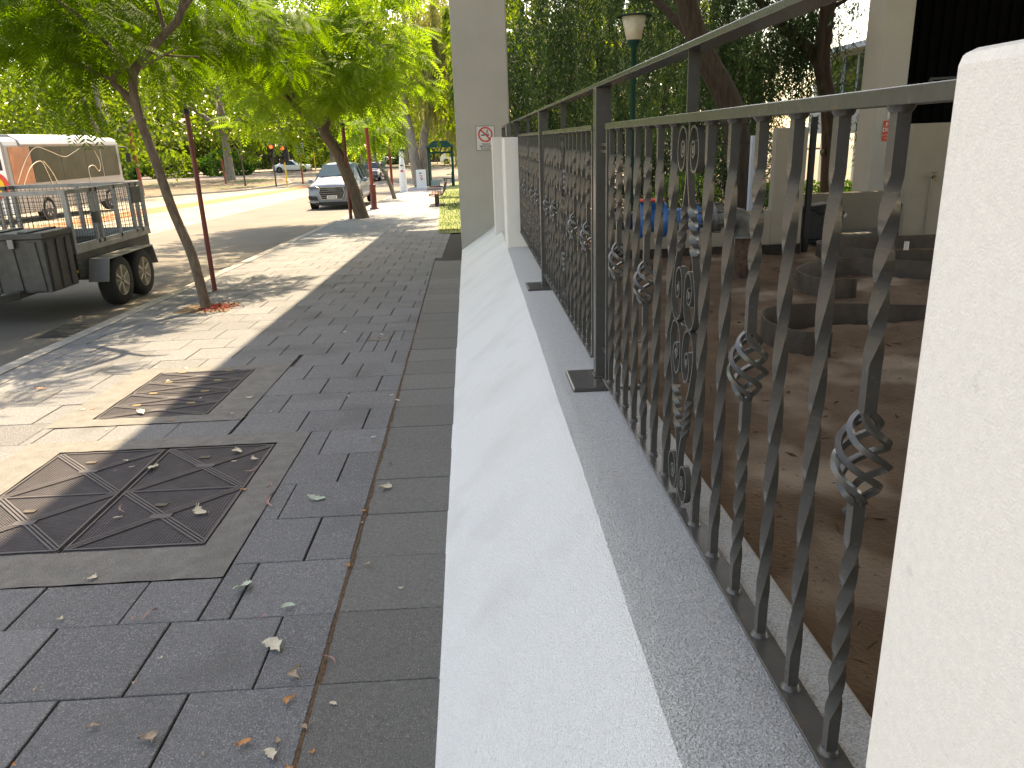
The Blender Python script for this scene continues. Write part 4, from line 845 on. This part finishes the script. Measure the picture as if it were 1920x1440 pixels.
    if suv:
        g = MB()
        for i in range(5): zz = gz0+(gz1-gz0)*(i+1)/6; g.bar((-w*.46, y0-.004, zz), (w*.46, y0-.004, zz), .013, .012, (0, 1, 0))
        g.build('grille_bar', 'chrome', gr)
    if rings:
        g = MB()
        for i in range(4): 
            cx = -.117+.078*i; g.tube([(cx+.05*math.cos(q*math.pi/12), y0-.022, gz1-.075+.05*math.sin(q*math.pi/12)) for q in range(25)], .009, 6, False)
        g.build('emblem', 'chrome', gr)
    if plate:
        g = MB(); g.box(-.19, .19, y0-.03, y0-.02, gz0+.03, gz0+.14); p = g.build('number_plate', 'white', t)
        g = MB()
        for i in range(7): g.box(-.155+i*.045, -.130+i*.045, y0-.033, y0-.03, gz0+.055, gz0+.115)
        g.build('plate_mark', 'signblack', p)
    g = MB(); g.box(-w*.66, w*.66, -L/2-.01, -L/2+.2, zb-.03, zb+.10); g.build('lower_intake', 'black_matt', t, bevel=.015)
    for s in (-1, 1): g = MB(); g.prism([(s*w*.70, zs*.80), (s*w*.93, zs*.80), (s*w*.93, zs*.95), (s*w*.72, zs*.95)], L/2-.1, L/2+.0); g.build('tail_light', 'signred', t)
    return t
car('parked_car', 'large silver four wheel drive facing the camera behind the leaning tree trunk', (-5.62, 33.1, G(33.1)-.13), .0, 5.05, 1.97, 1.74, 'carsilver', .66, True, rings=True)
car('parked_car', 'small dark blue hatchback facing the camera beyond the red post', (-8.75, 67.6, -1.377), rad(-7), 3.95, 1.70, 1.50, 'cardark', .64, False)
car('parked_car', 'white sedan seen side on, crossing at the far end of the road', (-22.6, 98.5, -1.377), rad(97), 4.6, 1.8, 1.44, 'carwhite', .63, False, sedan=True, plate=False)
car('parked_car', 'distant white hatchback beyond the junction, above the dark hatchback', (-13.0, 113, -1.25), rad(70), 4.0, 1.75, 1.55, 'carwhite', .64, False, plate=False)
car('parked_car', 'distant white car crossing behind the bus shelter', (-2.6, 105, -1.25), rad(85), 4.4, 1.8, 1.5, 'carwhite', .64, False, plate=False)
# box trailer with mesh cage
zr = G(10.6)-.13
tr = thing('cage_trailer', 'grey steel box trailer with a wire mesh cage and tandem wheels at the kerb', 'trailer', (0, 0, 0))
x0, x1, y0, y1 = -6.85, -5.0, 9.75, 11.95
mb = MB(); mb.box(x0, x1, y0, y1, .10, .13); mb.box(x1-.025, x1, y0, y1, .13, .40); mb.box(x0, x0+.025, y0, y1, .13, .40); mb.box(x0+.025, x1-.025, y0, y0+.025, .13, .40); mb.box(x0+.025, x1-.025, y1-.025, y1, .13, .40)
for z in (.19, .25, .31): mb.box(x0+.03, x1-.03, y0-.008, y0, z, z+.02); mb.box(x1, x1+.008, y0+.03, y1-.03, z, z+.02)
mb.build('tray', 'galvdark', tr, bevel=.003)
mb = MB(); mb.box(x0-.03, x1+.03, y0-.03, y0+.03, .40, .46); mb.box(x0-.03, x1+.03, y1-.03, y1+.03, .40, .46); mb.box(x1-.03, x1+.03, y0+.03, y1-.03, .40, .46); mb.box(x0-.03, x0+.03, y0+.03, y1-.03, .40, .46); mb.build('tray_rail', 'galv', tr)
mb = MB()
for (xa, ya, xb, yb) in ((x0, y0, x1, y0), (x1, y0, x1, y1), (x0, y1, x1, y1), (x0, y0, x0, y1)):
    for z in (.485, 1.14): mb.bar((xa, ya, z), (xb, yb, z), .05, .045, (0, 0, 1))
for x in (x0, (x0+x1)/2, x1): mb.bar((x, y0, .46), (x, y0, 1.16), .055, .06); mb.bar((x, y1, .46), (x, y1, 1.16), .05)
for y in (10.38, 10.52, 11.05, 11.55, 11.75): mb.bar((x1, y, .46), (x1, y, 1.16), .045); mb.bar((x0, y, .46), (x0, y, 1.16), .045)
mb.build('cage_frame', 'galv', tr)
for nm, (ax, ay), (bx, by), nn in (('f', (x0, y0), (x1, y0), 30), ('s', (x1, y0), (x1, y1), 34), ('b', (x0, y1), (x1, y1), 30), ('l', (x0, y0), (x0, y1), 34)):
    mb = MB()
    for i in range(1, nn): x, y = ax+(bx-ax)*i/nn, ay+(by-ay)*i/nn; mb.bar((x, y, .49), (x, y, 1.14), .0045)
    for k_ in range(1, 12): z = .49+.65*k_/12; mb.bar((ax, ay, z), (bx, by, z), .0045)
    mb.build('mesh_panel', 'galvdark', tr)
mb = MB(); mb.box(x1+.0, x1+.06, 10.34, 10.42, .72, .86); mb.build('latch', 'galvdark', tr); mb = MB(); mb.box(x1+.03, x1+.05, 11.5, 11.8, .88, 1.10); mb.build('latch', 'galvdark', tr)
for s, xx in ((1, x1), (-1, x0)):
    mb = MB(); P = [(9.90, .02), (10.02, .30), (11.40, .30), (11.52, .02), (11.50, .02), (11.385, .285), (10.035, .285), (9.92, .02)]; mb.prism(P, xx+.012*s, xx+.26*s, 'x')
    mb.prism([(9.93, .02), (10.04, .28), (10.0, .28)], xx+.012*s, xx+.02*s, 'x'); mb.build('mudguard', 'galv', tr)
    for yy in (10.36, 11.06): wheel(tr, xx+.14*s, yy, zr+.325, .325, .19, s, 'rim_cream', 6)
mb = MB(); mb.bar((x1-.3, 8.9, .06), (x1-.3, y1, .06), .06, .08); mb.bar((x0+.3, 8.9, .06), (x0+.3, y1, .06), .06, .08); mb.bar((x1-.3, 8.9, .05), (-5.92, 7.4, .05), .06, .08); mb.bar((x0+.3, 8.9, .05), (-5.92, 7.4, .05), .06, .08); mb.bar((-6.9, 10.7, zr+.33), (-4.95, 10.7, zr+.33), .07); mb.build('chassis', 'galvdark', tr)
mb = MB(); mb.box(x1-.06, x1-.005, y0-.03, y0-.012, .17, .20); mb.build('marker_lamp', 'yellow', tr)
tb = thing('tool_box', 'weathered grey ribbed tool box with a lid mounted ahead of the trailer cage', 'tool box', (0, 0, 0))
def toolbox(xa, xb, ya, yb, za, zb):
    mb = MB(); mb.box(xa, xb, ya, yb, za, zb-.07)
    nr = 6
    for i in range(nr): xx = xa+(xb-xa)*(i+.5)/nr; mb.prism([(xx-.08, za+.02), (xx+.08, za+.02), (xx+.05, zb-.1), (xx-.05, zb-.1)], ya-.018, ya)
    for i in range(3): yy = ya+(yb-ya)*(i+.5)/3; mb.prism([(yy-.06, za+.02), (yy+.06, za+.02), (yy+.045, zb-.1), (yy-.045, zb-.1)], xb, xb+.018, 'x')
    mb.build('body', 'galvdark', tb, bevel=.012)
    mb = MB(); mb.box(xa-.02, xb+.025, ya-.025, yb+.02, zb-.068, zb)
    for i in range(4): xx = xa+(xb-xa)*(i+.5)/4; mb.box(xx-.06, xx+.06, ya-.01, yb, zb, zb+.018)
    mb.build('lid', 'galvdark', tb, bevel=.01)
    mb = MB(); mb.box(xb-.36, xb-.30, ya-.05, ya-.026, zb-.16, zb-.06); mb.build('latch', 'galv', tb); mb = MB(); mb.box(xb-.8, xb-.66, ya-.045, ya-.02, zb-.2, zb-.15); mb.build('latch', 'galv', tb)
toolbox(-6.5, -4.96, 9.0, 9.62, .06, .74)
mb = MB(); mb.box(-5.78, -5.62, 8.965, 8.980, .26, .47); stk = mb.build('sticker', 'white', tb); mb = MB(); mb.prism([(-5.715, .30), (-5.685, .30), (-5.685, .37), (-5.66, .37), (-5.70, .425), (-5.74, .37), (-5.715, .37)], 8.958, 8.966); mb.build('arrow', 'blue', stk)
# bus
bu = thing('bus', 'silver city bus with big dark side windows and a white patterned rear', 'bus', (0, 0, 0)); bx0, bx1, by0, by1 = -18.85, -16.4, 28.6, 37.6; zg = G(32)-.126
sec = [(bx0, -.42), (bx1, -.42), (bx1, 1.95), (bx1-.05, 2.12), (bx1-.25, 2.24), (bx0+.25, 2.24), (bx0+.05, 2.12), (bx0, 1.95)]
mb = MB(); mb.prism(sec, by0, by1); mb.build('body', 'bussilver', bu, bevel=.05)
mb = MB(); mb.prism([(bx1+.03, 1.93), (bx1+.06, 1.98), (bx1-.04, 2.17), (bx1-.3, 2.34), (bx0+.3, 2.34), (bx0+.03, 2.17), (bx0+.03, 1.93)], by0+1.0, by1-1.6); mb.build('roof_cover', 'bussilver', bu, bevel=.03)
for ya, yb, m_ in ((28.85, 30.2, 'orangeglass'), (30.24, 32.3, 'busglass'), (32.34, 34.3, 'busglass'), (34.34, 35.7, 'busglass'), (35.8, 37.3, 'busglass')):
    if m_ not in M: M[m_] = mat('orange_pane', (.30, .11, .05), .25, .3, 2)  # rearmost side pane is coloured orange
    mb = MB(); mb.box(bx1-.02, bx1+.012, ya, yb, .62, 1.90); mb.build('side_window', m_, bu)
mb = MB()
for P in ([(29.0, .66), (29.9, 1.5), (30.7, 1.88), (31.6, 1.72), (32.6, 1.50), (33.4, 1.66), (33.9, 1.8)], [(29.2, .4), (30.0, 1.15), (30.8, 1.38), (31.1, 1.0), (31.4, .3)], [(31.0, 1.38), (31.5, .9), (31.8, .3)], [(34.4, .5), (34.4, 1.0), (34.9, 1.1), (35.3, .85), (35.5, 1.2), (35.2, 1.7)]):
    mb.tube(spline([(bx1+.016, a, b) for a, b in P], 6), .014, 5, squash=1)
mb.build('side_line', 'cream', bu)
mb = MB()
for i in range(5): mb.box(bx1, bx1+.01, 28.9+i*1.75, 28.9+i*1.75+1.7, -.34, .2 if i % 2 else .45)
mb.build('skirt_panel', 'bussilver', bu, bevel=.004)
for yy in (30.75, 35.9):
    wheel(bu, bx1-.12, yy, zg+.46, .46, .26, 1, 'rim', 8); mb = MB(); mb.lathe([(0, 0), (.53, 0), (.53, .008), (0, .008)], 28, (bx1, yy, zg+.5), 'x', False); mb.build('wheel_arch', 'black_matt', bu)
mb = MB(); mb.box(bx0+.06, bx1-.06, by0-.03, by0-.002, -.38, 2.05); rp = mb.build('rear_panel', 'white', bu, bevel=.02)
mb = MB(); mb.lathe([(0, 0), (.46, 0), (.46, .01), (0, .01)], 28, (bx1-.5, by0-.045, .62), 'y', False); mb.build('round_patch', 'signred', rp)
mb = MB(); mb.lathe([(0, 0), (.30, 0), (.30, .01), (0, .01)], 28, (bx1-.5, by0-.057, .62), 'y', False); mb.build('round_patch', 'yellow', rp)
for z in (1.78, ): mb = MB(); mb.box(bx1-.36, bx1-.12, by0-.05, by0-.03, z, z+.2); mb.build('tail_light', 'red', bu)
mb = MB(); mb.box(bx1-.95, bx1-.15, by0-.045, by0-.03, 1.12, 1.5); mb.build('rear_grille', 'black_matt', bu)
mb = MB(); mb.tube([(bx1-.05, by1+.02, 1.85), (bx1+.22, by1+.3, 1.8), (bx1+.24, by1+.32, 1.5)], .03, 6); mb.box(bx1+.14, bx1+.34, by1+.28, by1+.36, 1.15, 1.55); mb.build('mirror', 'black_matt', bu)

# ------------------------------------------------------------ street furniture
def pole(name, label, base, top, r, m, cat='pole', cap=True, group=None):
    t = thing(name, label, cat, base, 0, group); d = Vector(top)-Vector(base); mb = MB(); mb.tube([(0, 0, -.15), (0, 0, 0), tuple(d*.5), tuple(d)], r, 12); mb.build('post', m, t)
    if cap: mb = MB(); mb.lathe([(r*1.25, 0), (r*1.3, .05), (r*.6, .07)], 12, tuple(d)); mb.build('cap', 'black', t)
    return t
g_ = 'red brown street poles'
p = pole('sign_pole', 'dark red brown pole beside the nearest leaning tree', (-3.57, 10.3, G(10.3)), (-3.585, 10.3, 2.0), .030, 'redbrown', 'pole', True, g_)
pole('sign_pole', 'thin red brown pole standing right against the thick leaning trunk', (-3.77, 23.1, G(23.1)), (-3.75, 23.1, 2.1), .05, 'redbrown', 'pole', True, g_)
p = pole('sign_pole', 'faded red post with a thick dark lower sleeve beside the silver car', (-3.65, 27.5, G(27.5)), (-3.69, 27.5, 2.1), .065, 'redorange', 'pole', False, g_)
mb = MB(); mb.lathe([(.16, 0), (.16, .04), (.105, .06), (.105, .76), (.12, .78), (.12, .82), (.066, .84)], 16); mb.build('sleeve', 'redbrown', p)
pole('sign_pole', 'faded red post just behind the young street tree', (-3.89, 36, G(36)), (-3.88, 36, 1.6), .06, 'redorange', 'pole', False, g_)
pole('sign_pole', 'red brown post across the road beside the mottled plane trunk', (-21.9, 52.6, -1.2), (-22.05, 52.6, 3.2), .11, 'redorange', 'pole', False, g_)
pole('sign_pole', 'small red post in the park in front of the thick flared trunk', (-21.6, 69, -1.26), (-21.7, 69, .8), .07, 'redorange', 'pole', False, g_)
def totem():
    t = thing('white_bollard', 'tall white marker post with small red and black marks near the shelter', 'bollard', (-3.95, 42, G(42)))
    mb = MB(); mb.lathe([(.20, 0), (.19, .9), (.17, 1.15), (.11, 1.8), (.10, 2.05), (.02, 2.06)], 16); mb.build('post', 'white', t)
    mb = MB(); mb.box(-.07, .07, -.215, -.2, 1.03, 1.12); mb.build('mark', 'red', t); mb = MB(); mb.box(-.07, .07, -.20, -.17, 1.32, 1.38); mb.build('mark', 'signblack', t)
    mb = MB(); mb.lathe([(.02, 2.06), (.2, 2.1), (.2, 2.16), (.03, 2.2)], 14); mb.build('cap', 'green_paint', t)
totem()
t = thing('utility_cabinet', 'white cabinet with a red scrawl in front of the weeping tree', 'cabinet', (-3.27, 46, G(46))); mb = MB(); mb.box(-.27, .27, -.2, .2, 0, 1.05); mb.build('body', 'white', t, bevel=.02)
mb = MB(); mb.tube(spline([(-.08, -.206, .75), (.06, -.206, .72), (-.04, -.206, .6), (.09, -.206, .55), (.0, -.206, .48), (.1, -.206, .62)], 5), .014, 5); mb.build('scrawl', 'red', t)
mb = MB(); mb.box(-.1, .06, -.205, -.2, .85, .9); mb.build('mark', 'signblack', t)
# bus shelter
t = thing('bus_shelter', 'small green bus shelter with a hipped roof and glass panels', 'shelter', (-2.2, 48.6, G(48.6)))
for x in (-.70, .70):
    for y in (-.6, .75): mb = MB(); mb.box(x-.05, x+.05, y-.05, y+.05, 0, 2.28); mb.build('post', 'green_paint', t)
mb = MB(); mb.add([(-.85, -.8, 2.28), (.85, -.8, 2.28), (.85, .95, 2.28), (-.85, .95, 2.28), (-.42, .07, 2.66), (.42, .07, 2.66), (.1, .07, 2.72)], [(3, 2, 1, 0), (0, 1, 5, 4), (1, 2, 5), (2, 3, 4, 5), (3, 0, 4)]); mb.build('roof', 'green_paint', t)
each('beam', 'green_paint', t, [lambda q: q.box(-.65, .65, -.62, -.58, 1.93, 2.03), lambda q: q.box(-.65, .65, .73, .77, 1.93, 2.03)])
mb = MB(); mb.box(-.705, -.695, -.55, .7, .35, 1.9); mb.build('panel', 'shelterglass', t)
mb = MB(); mb.box(-.66, -.1, -.605, -.595, .08, .42); mb.build('panel', 'shelterglass', t)
mb = MB(); mb.box(.1, .64, .0, .6, .42, .47); mb.bar((.15, .3, 0), (.15, .3, .42), .05); mb.bar((.6, .3, 0), (.6, .3, .42), .05); mb.bar((.6, .1, .47), (.62, .1, .85), .04); mb.bar((.3, .05, .68), (.62, .05, .70), .04); mb.build('seat', 'green_paint', t)
# bench
t = thing('bench', 'timber slat bench seen from its end on a single pedestal by the grass', 'bench', (-1.5, 27.5, G(27.5)))
mb = MB()
for i in range(5): mb.box(-.24+i*.10, -.16+i*.10, 0, 1.6, .40, .435)
mb.build('seat', 'timber', t); mb = MB()
for i in range(4): mb.obox((.27+.015*i+.01, .8, .52+.075*i), (.008, 0, .028), (0, .8, 0), (-.018, 0, .005))
mb.build('backrest', 'timber', t)
mb = MB(); mb.bar((-.28, .02, .60), (.2, .02, .60), .05, .035, (0, 0, 1)); mb.bar((-.26, 1.58, .60), (.2, 1.58, .60), .05, .035, (0, 0, 1)); mb.build('armrest', 'timber', t)
mb = MB()
for yy in (.05, 1.55):
    mb.tube(spline([(.36, yy, .85), (.30, yy, .55), (.22, yy, .40), (0, yy, .36), (-.24, yy, .38)], 5), .018, 6)
    for x in (-.1, 0, .1): mb.bar((x, yy, .40), (x, yy, .60), .012)
mb.build('frame', 'galvdark', t)
for yy in (.3, 1.3): mb = MB(); mb.box(-.05, .05, yy-.05, yy+.05, .0, .38); mb.build('leg', 'rusty', t)
mb = MB(); mb.box(-.25, .25, .1, 1.5, .0, .012); mb.build('base_plate', 'galvdark', t)
# traffic lights
def signal(label, base, h, back, polem='yellow'):
    t = thing('traffic_light', label, 'traffic light', base, 0, 'traffic lights at the junction'); mb = MB(); mb.lathe([(.06, -.1), (.06, h-.9)], 10); mb.build('pole', polem, t)
    w_ = .36 if back else .2
    mb = MB(); mb.box(-w_, w_, .02, .06, h-1.35, h+.2); mb.build('backboard', 'black_matt', t, bevel=.05); mb = MB(); mb.box(-.17, .17, -.2, .02, h-1.2, h+.05); mb.build('housing', 'black_matt', t, bevel=.03)
    for i, m_ in enumerate(('lamp_red', 'black', 'black')):
        z = h-.17-i*.38; mb = MB(); mb.lathe([(0, -.215), (.13, -.205), (.13, -.2), (0, -.2)], 18, (0, 0, z), 'y'); mb.build('lens', m_, t)
        mb = MB(); P = [(.15*math.cos(rad(a)), z+.15*math.sin(rad(a))) for a in range(0, 181, 15)]; mb.prism(P+[(.14*math.cos(rad(a)), z+.14*math.sin(rad(a))) for a in range(180, -1, -15)], -.36, -.2); mb.build('visor', 'black_matt', t)
    return t
signal('traffic light on a grey pole at the left park corner, showing red', (-15.6, 62, -1.25), 3.05, False, 'galvdark')
signal('traffic light on a slim yellow pole in the middle, behind the silver car, showing red', (-19.9, 99, -1.25), 4.1, False)
signal('larger traffic light with a wide black backboard right of the thick leaning trunk, showing red', (-12.4, 82, -1.25), 4.6, True)
signal('traffic light facing away beside the left corner light, mostly its dark backboard', (-14.9, 62.6, -1.25), 2.9, True, 'yellow')
t = thing('street_sign', 'grey green lettered sign board on an orange post by the silver car', 'sign', (-14.4, 66, -1.25)); mb = MB(); mb.box(-.06, .06, -.06, .06, -.1, 2.2); mb.build('post', 'redorange', t)
mb = MB(); mb.box(-.36, .36, -.07, -.06, 2.2, 3.1); b = mb.build('board', 'galv', t); mb = MB()
for i in range(5): mb.box(-.30, .30-.08*(i % 2), -.075, -.07, 2.32+i*.15, 2.39+i*.15)
mb.build('text_line', 'green_paint', b)
# park things
t = thing('park_bench', 'bright orange red park bench far off under the trees', 'bench', (-41, 99, -1.25)); mb = MB(); mb.box(-1.1, 1.1, -.3, .2, .42, .5); mb.build('seat', 'redorange', t); mb = MB(); mb.box(-1.1, 1.1, .22, .28, .55, 1.0); mb.build('backrest', 'redorange', t)
for x in (-.9, .9): mb = MB(); mb.box(x-.05, x+.05, -.25, .25, 0, .42); mb.build('leg', 'black', t)
t = thing('litter_bin', 'dark litter bin on the park path', 'bin', (-38.6, 98, -1.25)); mb = MB(); mb.lathe([(.0, 0), (.4, 0), (.45, 1.2), (.40, 1.25), (0, 1.3)], 14); mb.build('body', 'black_matt', t); mb = MB(); mb.lathe([(.46, 1.0), (.48, 1.02), (.48, 1.08), (.46, 1.1)], 14); mb.build('rim', 'galvdark', t)
t = thing('notice_board', 'white board with a red foot across the road behind the bus nose', 'sign', (-23.9, 53.5, -1.2)); mb = MB(); mb.box(-.35, .35, -.06, .06, .5, 2.1); mb.build('panel', 'white', t); mb = MB(); mb.box(-.38, .38, -.09, .09, 0, .5); mb.build('foot', 'red', t)
for i, (x, y, l) in enumerate([(-36, 103, 'low dark park fence behind the shrubs')]):
    t = thing('park_fence', l, 'fence', (x, y, -1.25)); mb = MB()
    for k_ in range(50): mb.bar((-14+k_*.6, 0, 0), (-14+k_*.6, 0, 1.9), .05)
    mb.build('bar', 'black', t); mb = MB(); mb.bar((-14, 0, 1.8), (15.6, 0, 1.8), .07); mb.bar((-14, 0, .2), (15.6, 0, .2), .07); mb.build('rail', 'black', t)
t = thing('boundary_fence', 'dark fence behind the far pavement and the white sedan', 'fence', (-14, 117.5, -1.25)); mb = MB()
for k_ in range(40): mb.box(-7+k_*.4, -6.64+k_*.4, 0, .05, 0, 1.9)
mb.build('panel', 'dark_brown', t); mb = MB(); mb.bar((-7, .08, 1.5), (9, .08, 1.5), .1); mb.bar((-7, .08, .4), (9, .08, .4), .1); mb.build('rail', 'dark_brown', t)
# red flowers fallen round the nearest tree
V, F = leaves(np.c_[rng.normal(-3.1, .12, 260), rng.normal(8.98, .12, 260), np.full(260, G(9)+.008)], np.c_[rng.normal(size=(260, 2)), rng.uniform(0, .4, 260)], rng.uniform(.02, .04, 260), .014)
M['petal'] = mat('red_petal', (.36, .02, .015), .8, .3, 30); tag(bulk('red_flowers', V, F, 'petal'), 'red fallen flowers heaped at the foot of the nearest leaning tree', 'flowers', kind='stuff')
# fallen leaves, each its own object
KINDS = dict(leaf_pale='pale green fallen leaf lying on the grey slabs', leaf_cream='cream coloured dry leaf scrap on the grey slabs', leaf_tan='tan dried leaf on the grey slabs', leaf_pink='slender pinkish gum leaf on the grey slabs', leaf_orange='orange brown curled leaf on the grey slabs')
protos = {}
def leaf_mesh(kind, v):
    n_ = 14; ln, wd = {'leaf_pale': (.085, .05), 'leaf_cream': (.085, .048), 'leaf_tan': (.055, .03), 'leaf_pink': (.11, .016), 'leaf_orange': (.07, .042)}[kind]; R2 = random.Random(hash((kind, v)) % 999 if 0 else v*17+len(kind)*5)
    up_, lo = [], []; bend = R2.uniform(-.03, .03) if kind != 'leaf_pink' else R2.choice((-1, 1))*.03
    for i in range(n_+1):
        t = i/n_; wv = wd*.5*math.sin(math.pi*min(1, t*.92+.06))**.8*(1 if kind == 'leaf_pink' else R2.uniform(.55, 1.15)); y = bend*math.sin(math.pi*t); x = ln*(t-.5); cz = .004+.010*R2.random()*(t-.5)**2*4
        up_.append((x, y+wv, cz+.006*R2.random())); lo.append((x, y-wv, cz+.004*R2.random()))
    mb = MB(); mid = [((a[0]+b[0])/2, (a[1]+b[1])/2, .003) for a, b in zip(up_, lo)]; mb.add(up_+mid+lo, [(i, i+1, n_+2+i, n_+1+i) for i in range(n_)]+[(n_+1+i, n_+2+i, 2*n_+3+i, 2*n_+2+i) for i in range(n_)], True)
    o = mb.build('fallen_leaf', kind, None); tag(o, KINDS[kind], 'leaf', 'fallen leaves on the footpath'); return o
def put_leaf(kind, x, y, s=1., dz=.004):
    v = random.randrange(4); key = (kind, v)
    if key not in protos: protos[key] = leaf_mesh(kind, v); o = protos[key]
    else: o = protos[key].copy(); C.objects.link(o)
    o.location = (x, y, G(y)+dz); o.rotation_euler = (random.gauss(0, .12), random.gauss(0, .12), random.random()*6.28); o.scale = (s, s, s); return o
LV = [('pale', -.99, 2.65), ('pale', -.77, 2.48), ('cream', -.77, 2.24), ('tan', -.64, 2.09), ('pink', -.565, 2.15), ('orange', -.64, 1.96), ('orange', -.73, 1.79), ('tan', -.58, 1.83), ('tan', -1.2, 1.89), ('tan', -1.02, 1.82), ('cream', -.65, 1.74), ('pink', -1.27, 2.48), ('cream', -1.63, 2.78), ('pale', -.86, 3.44), ('cream', -.54, 3.54), ('pink', -1.06, 3.43),
      ('orange', -1.26, 3.58), ('cream', -1.38, 3.37), ('pink', -1.78, 3.43), ('cream', -1.84, 3.95), ('pink', -1.29, 3.86), ('cream', -1.44, 4.15), ('cream', -1.31, 4.02), ('cream', -2.34, 4.98), ('tan', -1.69, 4.83), ('cream', -1.68, 5.22), ('orange', -3.38, 5.68), ('tan', -1.43, 4.85), ('tan', -.54, 3.86), ('tan', -.52, 2.77)]
big = {0, 2, 3, 9, 13, 14, 15, 17, 19, 21, 23, 26}
for i, (k_, x, y) in enumerate(LV): put_leaf('leaf_'+k_, x, y, 1.05 if i in big else .62, .009)
ks = ['leaf_cream', 'leaf_tan', 'leaf_pink', 'leaf_tan', 'leaf_orange', 'leaf_cream']
for i in range(120):
    y = 1.6+random.random()**1.5*9; x = random.uniform(-3.6, -.35) if random.random() < .75 else joint_x(y)+random.gauss(0, .04)
    put_leaf(random.choice(ks), x, y, random.uniform(.2, .5), .007)
